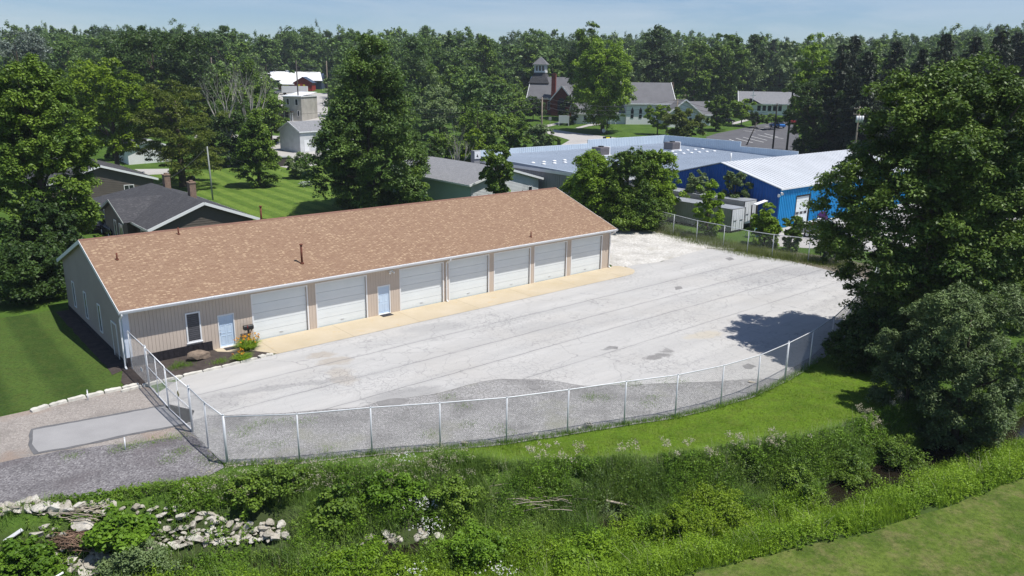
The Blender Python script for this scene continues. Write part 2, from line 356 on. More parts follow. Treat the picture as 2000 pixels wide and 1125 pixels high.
def lot_mat():
    t = NT('old_pavement'); g = t.coords(0, (1, 1, 1)); grid = t.n('Mapping'); grid.vector_type = 'TEXTURE'
    grid.inputs['Rotation'].default_value = (0, 0, YAW); grid.inputs['Location'].default_value = (OX, OY, 0); t.l(t.position(), grid.inputs[0])
    gv = grid.outputs[0]
    st = t.n('Mapping'); st.inputs['Scale'].default_value = (.12, 1, 1); t.l(gv, st.inputs[0])
    c = t.mix(t.rng(t.noise(.7, 6, .6, st.outputs[0]), .3, .7), (.385, .38, .37), (.475, .467, .45))
    c = t.mix(t.rng(t.noise(.16, 5), .45, .75, 0, .45), c, (.40, .375, .34))
    c = t.mix(t.rng(t.noise(3.2, 6, .75, st.outputs[0]), .55, .8, 0, .6), c, (.30, .30, .31))
    c = t.mix(t.rng(t.noise(28, 3, .7), .5, .75, 0, .35), c, (.27, .27, .28))
    wn = t.n('TexNoise'); wn.inputs['Scale'].default_value = 1.3; wn.inputs['Detail'].default_value = 7; wn.inputs['Roughness'].default_value = .65; t.l(t.position(), wn.inputs[0])
    ws = t.n('VectorMath', operation='SCALE'); ws.inputs[3].default_value = 1.5; t.l(wn.outputs[1], ws.inputs[0]); wa = t.n('VectorMath', operation='ADD'); t.l(t.position(), wa.inputs[0]); t.l(ws.outputs[0], wa.inputs[1])
    for (px, py), rx, ry, colr, st in (((628, 694), 1.0, .55, (.36, .325, .28), .8), ((655, 706), 1.0, .7, (.36, .325, .28), .8), ((668, 735), .75, 1.5, (.37, .335, .29), .65), ((1285, 697), 1.1, .45, (.20, .195, .19), .85), ((1300, 686), .5, .35, (.21, .205, .2), .8),
            ((1375, 655), 1.6, .6, (.46, .40, .29), .45), ((850, 640), 2.4, 1.0, (.27, .27, .27), .4), ((1560, 530), 3.5, 1.6, (.26, .26, .265), .45), ((1480, 545), 2.5, 2.2, (.28, .28, .28), .35), ((560, 755), 4.0, .35, (.24, .24, .24), .5), ((790, 770), 2.2, .8, (.22, .22, .22), .5), ((420, 785), 1.4, 1.3, (.30, .295, .29), .55), ((1060, 640), 2.5, 1.2, (.30, .30, .30), .3), ((1190, 681), .7, .25, (.2, .2, .2), .7)):
        cx, cy = P(px, py); mpn = t.n('Mapping'); mpn.vector_type = 'TEXTURE'; mpn.inputs['Location'].default_value = (cx + .75, cy + .75, .75); mpn.inputs['Rotation'].default_value = (0, 0, YAW * .6); mpn.inputs['Scale'].default_value = (rx, ry, 50)
        t.l(wa.outputs[0], mpn.inputs[0]); ln = t.n('VectorMath', operation='LENGTH'); t.l(mpn.outputs[0], ln.inputs[0]); c = t.mix(t.rng(ln.outputs['Value'], 1.15, .7, 0, st), c, colr)
    # warped coordinates for cracks
    nv = t.n('TexNoise'); nv.inputs['Scale'].default_value = .9; nv.inputs['Detail'].default_value = 6; t.l(t.position(), nv.inputs[0])
    off = t.n('VectorMath', operation='SCALE'); off.inputs[3].default_value = 1.6; t.l(nv.outputs[1], off.inputs[0])
    add = t.n('VectorMath', operation='ADD'); t.l(t.position(), add.inputs[0]); t.l(off.outputs[0], add.inputs[1])
    def cracks(scale, wid, lo, hi, amt, ns, seed):
        nonlocal c
        v = t.n('TexVoronoi', feature='DISTANCE_TO_EDGE'); v.inputs['Scale'].default_value = scale; t.l(add.outputs[0], v.inputs[0])
        k = t.rng(v.outputs['Distance'], 0, wid, 1, 0)
        m = t.rng(t.noise(ns, 3, .5, t.coords(0, (1, 1, 1), (seed, seed, 0))), lo, hi, 0, amt)
        c = t.mix(t.math('MULTIPLY', k, m), c, (.12, .12, .125)); return k
    cracks(.22, .008, .40, .55, .5, .12, 3); cracks(.75, .022, .48, .58, .42, .10, 13); cracks(2.4, .07, .46, .62, .5, .13, 31)
    # long lane joints parallel to the building
    sep = t.n('SeparateXYZ'); wob = t.n('VectorMath', operation='ADD'); sc = t.n('VectorMath', operation='SCALE'); sc.inputs[3].default_value = .22
    t.l(nv.outputs[1], sc.inputs[0]); t.l(gv, wob.inputs[0]); t.l(sc.outputs[0], wob.inputs[1]); t.l(wob.outputs[0], sep.inputs[0])
    for yy, wd in ((-6.35, .045), (-9.35, .045), (-12.1, .05), (-15.2, .035)):
        dd = t.math('ABSOLUTE', t.math('SUBTRACT', sep.outputs[1], yy + .1))
        k = t.math('MULTIPLY', t.rng(dd, wd * .3, wd, 1, 0), t.rng(t.noise(.35, 4, .6), .3, .5, .15, .8)); c = t.mix(k, c, (.15, .15, .155))
        k2 = t.rng(dd, 0, .3, .16, 0); c = t.mix(k2, c, (.2, .2, .2))
    return t.done(c, .9, t.bump(t.noise(20, 5), .3, .01), 0, .2)
M['lot'] = lot_mat()
def gravel_mat(name, a, b, d, sc=9., patch=None):
    t = NT(name); v = t.n('TexVoronoi'); v.inputs['Scale'].default_value = sc; t.l(t.position(), v.inputs[0])
    s_ = t.n('SeparateColor'); t.l(v.outputs['Color'], s_.inputs[0])
    c = t.mix(s_.outputs[0], a, b); c = t.mix(t.rng(s_.outputs[1], .8, .9, 0, .7), c, d)
    c = t.mix(t.rng(t.noise(.5, 5), .45, .7, 0, .5), c, tuple(x * .55 for x in a))
    if patch: c = t.mix(t.rng(t.noise(.33, 4, .6, t.coords(0, (1, 1, 1), (5, 8, 0))), .56, .72, 0, .8), c, patch)
    return t.done(c, .95, t.bump(v.outputs['Distance'], .9, .03), 0, .15)
M['gravel'] = gravel_mat('grey_gravel', (.20, .195, .19), (.33, .325, .32), (.42, .41, .40), 15, (.24, .24, .19))
M['gravel_dark'] = gravel_mat('dark_gravel', (.12, .112, .118), (.23, .22, .225), (.33, .32, .32), 15, (.12, .105, .11))
M['gravel_drive'] = gravel_mat('brown_gravel_drive', (.25, .225, .205), (.32, .29, .265), (.38, .35, .32), 14, (.28, .21, .165))
M['gravel_white'] = gravel_mat('white_stone_gravel', (.42, .40, .365), (.58, .565, .53), (.68, .675, .65), 8, (.36, .34, .29))
M['drive_patch'] = simple('drive_asphalt', (.31, .305, .305), .08, .8, .9, bumps=.3, grain=.25)
M['patch_dark'] = simple('pothole_patch', (.24, .235, .23), .2, 1.5, .95, grain=.4, bumps=.5, bscale=20)
t = NT('tan_stain'); c = t.mix(t.rng(t.noise(2, 5), .3, .7), (.36, .325, .285), (.42, .385, .34)); c = t.mix(t.rng(t.noise(28, 3, .7), .5, .75, 0, .4), c, (.22, .2, .18)); t.done(c, .95)
tp = t.n('BsdfTransparent'); ms = t.n('MixShader'); t.l(t.rng(t.noise(6, 8, .8), .38, .55, .15, .7), ms.inputs[0]); t.l(tp.outputs[0], ms.inputs[1]); t.l(t.p.outputs[0], ms.inputs[2]); t.l(ms.outputs[0], t.o.inputs[0]); M['stain'] = t.m
M['stain_edge'] = simple('old_seal_edge', (.13, .13, .135), .2, 2, .9)
M['dirt'] = simple('dirt_strip', (.17, .145, .115), .3, 1.2, .95, bumps=.8, bscale=12, grain=.4)
M['line'] = simple('parking_line_paint', (.6, .6, .6), .1, 3, .8)
M['water'] = NT('creek_water').done((.014, .011, .008), .1, None, 0, .5)
def apron_mat():
    t = NT('tan_concrete_apron'); grid = t.n('Mapping'); grid.vector_type = 'TEXTURE'
    grid.inputs['Rotation'].default_value = (0, 0, YAW); grid.inputs['Location'].default_value = (OX, OY, 0); t.l(t.position(), grid.inputs[0])
    sep = t.n('SeparateXYZ'); t.l(grid.outputs[0], sep.inputs[0])
    c = t.mix(t.rng(t.noise(.4, 5), .3, .7), (.44, .37, .255), (.51, .44, .33))
    c = t.mix(t.rng(t.noise(1.1, 5, .65), .6, .75, 0, .55), c, (.50, .33, .13))
    f = t.math('FRACT', t.math('DIVIDE', sep.outputs[0], 5.1)); k = t.rng(t.math('ABSOLUTE', t.math('SUBTRACT', f, .5)), .0, .006, .7, 0)
    c = t.mix(k, c, (.22, .18, .12)); c = t.mix(t.rng(t.noise(30, 3), .4, .75, 0, .15), c, (.25, .2, .14))
    return t.done(c, .85, t.bump(t.noise(30, 3), .15, .005), 0, .25)
M['apron'] = apron_mat()

# ------------------------------------------------------------------ terrain and sheets
def terrain():
    xs = np.unique(np.concatenate([np.linspace(-900, -80, 24), np.arange(-80, 80, .8), np.linspace(80, 900, 24)]))
    ys = np.unique(np.concatenate([np.linspace(-60, 12, 8), np.arange(12, 60, .4), np.arange(60, 130, 4), np.arange(130, 620, 15), [700, 900, 1300, 2200]]))
    X, Y = np.meshgrid(xs, ys); Z = hz(X, Y)
    b = (Y < 45) & (Z < -.1) & (Y > np.interp(X, MWX, MWY) + .4); Z = Z + b * (.08 * np.sin(X * 1.7 + Y) + .06 * np.sin(X * 4.1 - Y * 2.3))
    n, m = len(xs), len(ys); v = np.stack([X, Y, Z - .004], -1).reshape(-1, 3)
    i = np.arange((m - 1) * n).reshape(m - 1, n)[:, :-1].ravel()
    o = mesh_np('ground', v, np.stack([i, i + 1, i + n + 1, i + n], 1), M['ground'], smooth=True); tag(o, kind='structure')
terrain()
def poly_sheet(name, pts, z, mat, jit=0., step=.6, drape=False, grid=0., label=None, **kw):
    rr = random.Random(len(name) * 31 + len(pts)); out = []
    for i in range(len(pts)):
        a, b = np.array(pts[i][:2]), np.array(pts[(i + 1) % len(pts)][:2]); L_ = np.linalg.norm(b - a)
        n = max(1, int(L_ / step)) if (jit or drape) else 1
        for k in range(n):
            q = a + (b - a) * k / n
            if jit: q = q + np.array([rr.uniform(-jit, jit), rr.uniform(-jit, jit)])
            out.append(Vector((float(q[0]), float(q[1]))))
    n = len(out); pv = list(out)
    if grid:
        x0, x1 = min(p.x for p in out), max(p.x for p in out); y0, y1 = min(p.y for p in out), max(p.y for p in out)
        x = x0 + grid / 2
        while x < x1:
            y = y0 + grid / 2
            while y < y1: pv.append(Vector((x, y))); y += grid
            x += grid
    vs, es, fs, *_ = delaunay_2d_cdt(pv, [(i, (i + 1) % n) for i in range(n)], [list(range(n))], 1, 1e-4)
    V3 = [(v.x, v.y, (h1(v.x, v.y) if drape else 0) + z) for v in vs]
    me = bpy.data.meshes.new(name); me.from_pydata(V3, [], [tuple(f) for f in fs]); me.materials.append(mat)
    bm = bmesh.new(); bm.from_mesh(me); bmesh.ops.recalc_face_normals(bm, faces=bm.faces)
    for f in bm.faces:
        if f.normal.z < 0: f.normal_flip()
    bm.to_mesh(me); bm.free()
    o = bpy.data.objects.new(name, me); COL.objects.link(o); tag(o, kind=kw.get('kind', 'structure')); return o
def Ps(*q): return [P(a, b) for a, b in q]
def Gs(*q): return [G(a, b)[:2] for a, b in q]
poly_sheet('lawn', Ps((-60, 830), (0, 811), (60, 800), (130, 783), (268, 752), (262, 722)) + [W(-.1, -.1)[:2], W(-.1, 15)[:2], W(-26, 15)[:2], P(-260, 600), P(-260, 820)], .008, M['lawn_left'], .1)
poly_sheet('back_lawn', [(-75, 103), (-72, 118), (-50, 128), (-38, 138), (-30, 134), (-18, 116), (-9, 104), (-14, 97), (-24, 86), (-34, 92), (-50, 98)], .04, M['lawn_back'], .2, 1.5, True, 3)
poly_sheet('drive', Ps((-300, 880), (-60, 832), (0, 815), (130, 786), (268, 754), (300, 758), (376, 845), (430, 905), (300, 935), (0, 985), (-300, 1020)), .012, M['gravel_drive'], .08)
poly_sheet('gravel_verge', Ps((-300, 960), (0, 905), (120, 880), (250, 868), (370, 850), (400, 872), (443, 915), (400, 932), (240, 958), (60, 985), (-20, 1005), (-300, 1040)), .018, M['gravel_dark'], .12)
poly_sheet('drive_tarmac_edge', Ps((58, 850), (62, 838), (150, 822), (230, 808), (334, 788), (382, 800), (375, 829), (250, 852), (150, 874), (68, 888), (56, 870)), .024, M['stain_edge'], .05, .4)
poly_sheet('drive_tarmac', Ps((64, 850), (66, 841), (150, 825), (230, 811), (334, 791), (380, 803), (372, 826), (250, 849), (150, 871), (76, 884), (62, 868)), .030, M['drive_patch'], .035, .4)
frontp = [(-12.17, 30.49), (-9.15, 30.86), (-6.13, 31.64), (-3.15, 32.25), (-.16, 32.95), (2.72, 33.98), (5.56, 35.09), (8.24, 36.05), (10.86, 37.44), (13.21, 39.06), (15.39, 41.07), (17.58, 43.3), (19.9, 46.1), (22.6, 49.9), (25.4, 54.2)]
poly_sheet('yard_gravel', [(x, y - .15) for x, y in frontp] + [(30, 62), (30, 66)] + [W(38, -8)[:2], W(6, -8)[:2], W(1, -3.4)[:2], (-17.2, 36.1), (-14.9, 33.5)], .020, M['gravel'], .05)
poly_sheet('back_dirt', [(29.6, 62), (33, 70), (29.5, 73.5), (24, 77), (19, 83), (12.5, 97), (8.5, 96), W(46, -1)[:2], W(49, -8)[:2], W(50, -20)[:2]], .014, M['dirt'], .2)
lot_pts = [W(7.6, -3.0)[:2], W(39.3, -3.0)[:2], W(40.8, -1.9)[:2], W(41.2, -.7)[:2], W(42.5, .1)[:2]] + Ps((1290, 512), (1340, 495), (1382, 486), (1440, 491), (1500, 502), (1560, 514), (1625, 530), (1700, 552)) + \
    [(28.6, 60), (25.8, 55.5), (22.2, 50.4), (18.6, 45.4), (16.6, 43.2)] + Ps((1520, 742), (1470, 741), (1400, 746), (1330, 748), (1260, 751), (1200, 753), (1140, 755), (1095, 747), (1050, 742), (980, 741), (940, 746), (900, 757), (840, 772), (780, 780), (735, 786), (700, 797), (640, 800), (560, 808), (450, 812), (405, 812), (376, 826)) + \
    [(-15.6, 34.4), (-17.3, 36.3), (-18.6, 38.0)] + [W(2.0, -3.28)[:2], W(3.7, -3.26)[:2], W(6.3, -3.15)[:2]]
poly_sheet('parking_yard', lot_pts, .030, M['lot'], .05, .5)
poly_sheet('concrete_apron', [W(*q)[:2] for q in [(4.85, 0), (4.9, -.5), (5.4, -.95), (6.0, -1.2), (6.6, -1.6), (7.2, -2.5), (7.55, -3.05), (38.6, -3.05), (39.6, -2.95), (40.3, -2.6), (40.9, -2.0), (41.05, -1.2), (40.9, -.4), (40.5, 0), (39.9, .0)]], .045, M['apron'])
poly_sheet('white_gravel_yard', Ps((1196, 526), (1240, 518), (1290, 513), (1345, 495), (1384, 486), (1440, 489), (1436, 476), (1380, 470), (1300, 458), (1225, 440), (1185, 436), (1170, 470)), .036, M['gravel_white'], .15)
poly_sheet('wall_strip', [W(-.95, -.6)[:2], W(0, -.1)[:2], W(0, 14.4)[:2], W(-.9, 14.4)[:2]], .022, M['mulch'], .06)
poly_sheet('planting_bed', [W(*q)[:2] for q in [(-.9, -3.35), (-.9, -2.0), (-.3, -.05), (0, 0), (4.85, 0), (4.9, -.5), (5.4, -.95), (6.0, -1.2), (6.6, -1.6), (7.2, -2.5), (7.3, -3.05), (6.3, -3.1), (3.7, -3.2), (1.5, -3.25)]], .038, M['mulch'])
for q in [((1416, 505), (1428, 503), (1434, 507), (1424, 510)), ((1317, 561), (1331, 560), (1333, 564), (1320, 567)), ((1182, 679), (1192, 676), (1208, 679), (1206, 683), (1195, 682)),
          ((1448, 715), (1462, 711), (1478, 716), (1470, 722), (1455, 721)), ((735, 785), (775, 778), (800, 782), (780, 792), (742, 793)),
          ((1033, 755), (1050, 752), (1058, 757), (1048, 762), (1036, 760))]:
    poly_sheet('pothole', Ps(*q), .036, M['patch_dark'], .05, .3)
poly_sheet('verge', [(x, y - .22) for x, y in frontp[3:13]] + [(21.5, 46.5), (24, 44), (23, 40.5)] + [(x, y + .02) for x, y in zip(TPX, TPY) if -4 < x < 22][::-1], .010, M['lawn_verge'], .05)
poly_sheet('near_lawn', [(x, y) for x, y in zip(MWX, MWY) if x > -16] + [(60, 0), (-15, 0)], .03, M['lawn_near'], .08, .8, True, 1.2)
poly_sheet('street', Gs((1040, 246), (1061, 250), (1117, 259), (1200, 269), (1300, 280), (1310, 300), (1200, 305), (1080, 292), (1094, 285), (1113, 274), (1086, 266), (1064, 260), (1040, 262)), .06, M['road'], 0, 3, True, 6)
poly_sheet('church_walk', Gs((1058, 247), (1070, 244), (1098, 238), (1106, 239), (1080, 246), (1064, 250)), .08, M['road'], 0, 3, True, 5)
poly_sheet('side_walk', Gs((1124, 250), (1150, 243), (1180, 241), (1182, 243), (1150, 247), (1130, 252)), .08, M['road'], 0, 3, True, 5)
poly_sheet('church_car_park', Gs((1378, 268), (1400, 261), (1440, 253), (1480, 244), (1530, 236), (1545, 236), (1560, 262), (1560, 300), (1420, 292), (1390, 280)), .06, M['asph_dark'], 0, 3, True, 6)
poly_sheet('hall_drive', Gs((1430, 240), (1462, 232), (1465, 235), (1440, 242), (1430, 244)), .07, M['road'], 0, 3, True, 5)
poly_sheet('garage_yard', Gs((522, 274), (550, 271), (575, 285), (640, 300), (640, 320), (570, 330), (540, 325), (536, 300), (526, 285)), .06, M['road'], 0, 3, True, 5)
poly_sheet('back_street', Gs((380, 262), (524, 265), (700, 272), (700, 277), (550, 271), (520, 272), (380, 270)), .05, M['road'], 0, 3, True, 5)
poly_sheet('town_street', Gs((548, 250), (560, 240), (556, 225), (540, 200), (545, 182), (640, 182), (640, 250), (590, 250)), .05, M['road'], 0, 4, True, 8)
poly_sheet('shed_drive', Gs((262, 331), (330, 330), (330, 340), (290, 342)), .05, M['road'], 0, 3, True, 4)
poly_sheet('blue_building_yard', [W(*q)[:2] for q in [(66, 1), (100, 1), (104, -14), (66, -12), (60, -4)]], .02, M['road'], .1)
poly_sheet('house_path', [W(*q)[:2] for q in [(3, 24), (6.2, 24), (6.2, 50), (3, 50)]], .02, M['road'])
def gline(a, b, w_, name):                     # painted line on the far car park, draped
    a, b = np.array(G(*a)[:2]), np.array(G(*b)[:2]); d = (b - a) / np.linalg.norm(b - a); n_ = np.array([-d[1], d[0]]) * w_ / 2
    return [tuple(a + n_), tuple(b + n_), tuple(b - n_), tuple(a - n_)]
mb = MB()
for a, b in [((1424, 273), (1446, 281)), ((1437, 271), (1470, 280)), ((1451, 269), (1492, 279)), ((1466, 267), (1498, 275)), ((1480, 264), (1512, 272)), ((1493, 262), (1520, 269)),
             ((1412, 276), (1424, 281)), ((1505, 268), (1530, 272)), ((1452, 256), (1476, 259)), ((1466, 253), (1488, 256)), ((1480, 250), (1502, 253)), ((1494, 247), (1512, 250))]:
    q = gline(a, b, .28, ''); mb.add([(x, y, h1(x, y) + .12) for x, y in q], [(0, 1, 2, 3)])
tag(mb.build('parking_lines', M['line']), kind='structure')
# creek water
wx = np.linspace(-30, 45, 60); wy = np.interp(wx, CRX, CRY)
v = np.concatenate([np.stack([wx, wy - 1.9, np.full_like(wx, -1.52)], 1), np.stack([wx, wy + 1.9, np.full_like(wx, -1.52)], 1)])
i = np.arange(59); tag(mesh_np('creek', v, np.stack([i, i + 1, i + 61, i + 60], 1), M['water']), kind='structure')

# ------------------------------------------------------------------ main building (local x = along front, y = depth, z up)
def planks(mb, xa, xb, z0, ztop, openings, pitch=.2, y=0., axis='x', gap=.014, th=.018):
    """vertical boards proud of plane y; ztop is a function of the running coordinate"""
    bk = set([xa, xb]); k = math.ceil(xa / pitch)
    grid = set()
    while k * pitch < xb: grid.add(round(k * pitch, 4)); k += 1
    bk |= grid
    for o in openings: bk.add(o[0]); bk.add(o[1])
    bk = sorted(b for b in bk if xa <= b <= xb)
    for a, b in zip(bk, bk[1:]):
        if b - a < .004: continue
        a2 = a + (gap / 2 if a in grid else 0); b2 = b - (gap / 2 if b in grid else 0)
        mid = (a + b) / 2; iv = [(z0, None)]
        for o in openings:
            if o[0] <= mid <= o[1]:
                n_ = []
                for s_, e_ in iv:
                    n_ += [(s_, o[2])] if o[2] > s_ + .01 else []
                    n_ += [(o[3], e_)]
                iv = n_
        for s_, e_ in iv:
            za, zb = (ztop(a2), ztop(b2)) if e_ is None else (e_, e_)
            if axis == 'x': q = lambda t, yy, zz: (t, yy, zz)
            else: q = lambda t, yy, zz: (yy, t, zz)
            y0, y1 = y, y - th
            vs = [q(a2, y0, s_), q(b2, y0, s_), q(b2, y0, zb), q(a2, y0, za), q(a2, y1, s_), q(b2, y1, s_), q(b2, y1, zb), q(a2, y1, za)]
            mb.add(vs, [(0, 1, 2, 3), (7, 6, 5, 4), (0, 4, 5, 1), (1, 5, 6, 2), (2, 6, 7, 3), (3, 7, 4, 0)])
LEN, DEP, HE, HR, OE, OG = 39.78, 14.7, 3.545, 6.24, .55, .25
TA = (HR - HE) / (DEP / 2 + OE)
roofz = lambda y: HE + (OE + (y if y < DEP / 2 else DEP - y)) * TA       # top of roof at depth y
gar = [(7.45, 11.05), (11.77, 15.42), (18.2, 21.83), (22.45, 26.12), (26.75, 30.4), (30.95, 34.45), (35.1, 38.7)]
HD = 3.0
doors = [(5.22, 6.24), (16.31, 17.33)]; win = (3.35, 4.22, .78, 2.62)
B0 = thing('garage_building', 'long beige garage building with tan shingle roof and seven white overhead doors', 'garage', (OX, OY, 0), YAW)
mb = MB(); ops = [(a, b, 0, HD) for a, b in gar] + [(a, b, 0, 2.13) for a, b in doors] + [win]
planks(mb, 0, LEN, .05, lambda t: HE - .06, ops)
mg = MB(); planks(mg, 0, DEP, .05, lambda t: roofz(t) - .14, [], axis='y', pitch=.4, gap=.01); mg.build('gable_wall', M['beige_shaded'], B0)
# backing walls behind the boards, cut round the openings
xs = sorted(set([0, LEN] + [o[0] for o in ops] + [o[1] for o in ops]))
for a, b in zip(xs, xs[1:]):
    mid = (a + b) / 2; o = [o for o in ops if o[0] < mid < o[1]]
    if not o: mb.box(a, b, .002, .15, 0, HE - .06)
    else:
        o = o[0]; mb.box(a, b, .002, .15, o[3], HE - .06)
        if o[2] > 0: mb.box(a, b, .002, .15, 0, o[2])
mb.prism([(.15, 0), (DEP, 0), (DEP, roofz(DEP) - .15), (DEP / 2, roofz(DEP / 2) - .15), (.15, roofz(.15) - .15)], lambda p: (.002, p[0], p[1]), lambda p: (.15, p[0], p[1]))
mb.prism([(.15, 0), (DEP, 0), (DEP, roofz(DEP) - .15), (DEP / 2, roofz(DEP / 2) - .15), (.15, roofz(.15) - .15)], lambda p: (LEN - .15, p[0], p[1]), lambda p: (LEN - .002, p[0], p[1]))
mb.box(.15, LEN - .15, DEP - .15, DEP - .002, 0, HE - .1)
mb.build('wall', M['beige'], B0)
# roof
mb = MB(); pr = [(-OE, HE), (DEP / 2, HR), (DEP + OE, HE), (DEP + OE, HE - .09), (DEP / 2, HR - .1), (-OE, HE - .09)]
mb.prism(pr, lambda p: (-OG, p[0], p[1]), lambda p: (LEN + OG, p[0], p[1]))
ro = mb.build('roof', M['roof_tan'], B0)
mb = MB()
for k in range(140):
    x = -OG + k * (LEN + 2 * OG) / 140; mb.obox((x, DEP / 2 - .13, HR - .02), (x + .27, DEP / 2 - .13, HR + .0), .02, .02)
mb = MB(); mb.prism([(DEP / 2 - .16, HR - .045), (DEP / 2, HR + .03), (DEP / 2 + .16, HR - .045)], lambda p: (-OG - .01, p[0], p[1]), lambda p: (LEN + OG + .01, p[0], p[1]))
mb.build('ridge_cap', simple('ridge_shingles', (.20, .11, .08), .15, 3, .9), ro)
def surf(px, py, above=0.):                    # where the view ray meets the front roof slope
    d = ray(px, py); lo = 30.; best = None
    for k in range(4000):
        t = 30 + k * .03; x, y, z = d[0] * t, d[1] * t, H + d[2] * t; a, b = TV(x, y)
        if z <= roofz(min(max(b, -1), 99)) and -1 < b < DEP + 1: return a, b
    return None
for (px, py), hgt, r_ in (((229, 508), .42, .05), ((349, 458), .45, .05), ((590, 515), 1.25, .07), ((1037, 463), .42, .05)):
    a, b = surf(px, py); z = roofz(b)
    mb = MB(); mb.tube([(a, b, z - .1), (a, b, z + hgt)], r_, 10); mb.tube([(a, b, z - .04), (a, b, z + .07)], r_ * 1.9, 10)
    if hgt > 1: mb.tube([(a, b, z + hgt), (a, b, z + hgt + .06)], r_ * 1.7, 10)
    mb.build('vent_pipe', M['rust'], ro)
a, b = 12.1, 9.0
mb = MB(); mb.tube([(a, b, roofz(b) - .1), (a, b, roofz(b) + 1.2)], .07, 10); mb.tube([(a, b, roofz(b) + 1.2), (a, b, roofz(b) + 1.27)], .11, 10); mb.build('vent_pipe', M['rust'], ro)
# soffit, fascia, gutter, rake boards
mb = MB(); mb.box(-.02, LEN + .02, -OE + .02, -.02, HE - .115, HE - .095); mb.box(-OG + .01, LEN + OG - .01, -OE - .022, -OE + .0, HE - .2, HE - .005)
for x in (-OG - .025, LEN + OG):
    mb.prism([(-OE, HE - .24), (-OE, HE - .0), (DEP / 2, HR - .0), (DEP + OE, HE - .0), (DEP + OE, HE - .24), (DEP / 2, HR - .24)], lambda p: (x, p[0], p[1]), lambda p: (x + .025, p[0], p[1]))
for x0, x1 in ((-OG, -.02), (LEN + .0, LEN + OG)):   # gable soffits
    for ya, yb in ((-OE, DEP / 2), (DEP / 2, DEP + OE)):
        za, zb = (HE - .12, HR - .12) if ya < 0 else (HR - .12, HE - .12)
        mb.add([(x0, ya, za), (x1, ya, za), (x1, yb, zb), (x0, yb, zb)], [(0, 1, 2, 3)])
mb.build('fascia', M['white'], B0)
mb = MB(); gx0, gx1 = -OG, LEN + OG
g = [(-OE - .025, HE - .13), (-OE - .12, HE - .13), (-OE - .15, HE - .03), (-OE - .135, HE - .03), (-OE - .11, HE - .115), (-OE - .04, HE - .115), (-OE - .04, HE - .03), (-OE - .025, HE - .03)]
mb.prism(g, lambda p: (gx0, p[0], p[1]), lambda p: (gx1, p[0], p[1])); mb.build('gutter', M['white'], B0)
def downspout(x, name='downspout'):
    mb = MB(); z1 = HE - .14
    mb.obox((x, -OE - .08, z1), (x, -OE - .08, z1 - .12), .09, .07); mb.obox((x, -OE - .08, z1 - .1), (x, -.09, z1 - .42), .09, .07)
    mb.obox((x, -.09, z1 - .4), (x, -.09, .12), .09, .07); mb.obox((x, -.09, .15), (x, -.28, .05), .09, .07)
    for z in (1.0, 2.2): mb.box(x - .06, x + .06, -.13, -.02, z, z + .03)
    return mb.build(name, M['white'], B0)
downspout(22.12); downspout(LEN - .1)
mb = MB(); x = -.16   # at the left corner, outside the wall
mb.obox((x, -OE - .08, HE - .14), (x, -OE - .08, HE - .26), .09, .07); mb.obox((x, -OE - .08, HE - .24), (x, -.06, HE - .6), .09, .07)
mb.obox((x, -.06, HE - .56), (x, -.06, .1), .09, .07); mb.obox((x, -.06, .14), (x, -.3, .05), .09, .07); mb.build('downspout', M['white'], B0)
mb = MB(); mb.box(-.03, .3, -.045, -.019, .62, HE - .12); mb.box(-.045, -.03, -.045, .2, .62, HE - .12); mb.build('corner_board', simple('pale_corner_board_left', (.62, .68, .78), .03, 1, .6), B0)
mb = MB(); mb.box(LEN - .1, LEN + .02, -.04, -.019, .05, HE - .12)
mb.build('corner_board', simple('pale_corner_board', (.62, .68, .78), .03, 1, .6), B0)
mb = MB()
for k in range(17): mb.box(-.02 + k * .284, -.02 + (k + 1) * .284 - .012, -.05 - .006 * (k % 2), -.019, .0, .62)
for k in range(26): mb.box(-.05, -.019, k * .565 + .02, (k + 1) * .565, 0, .3)
mb.build('skirting', M['black_board'], B0)
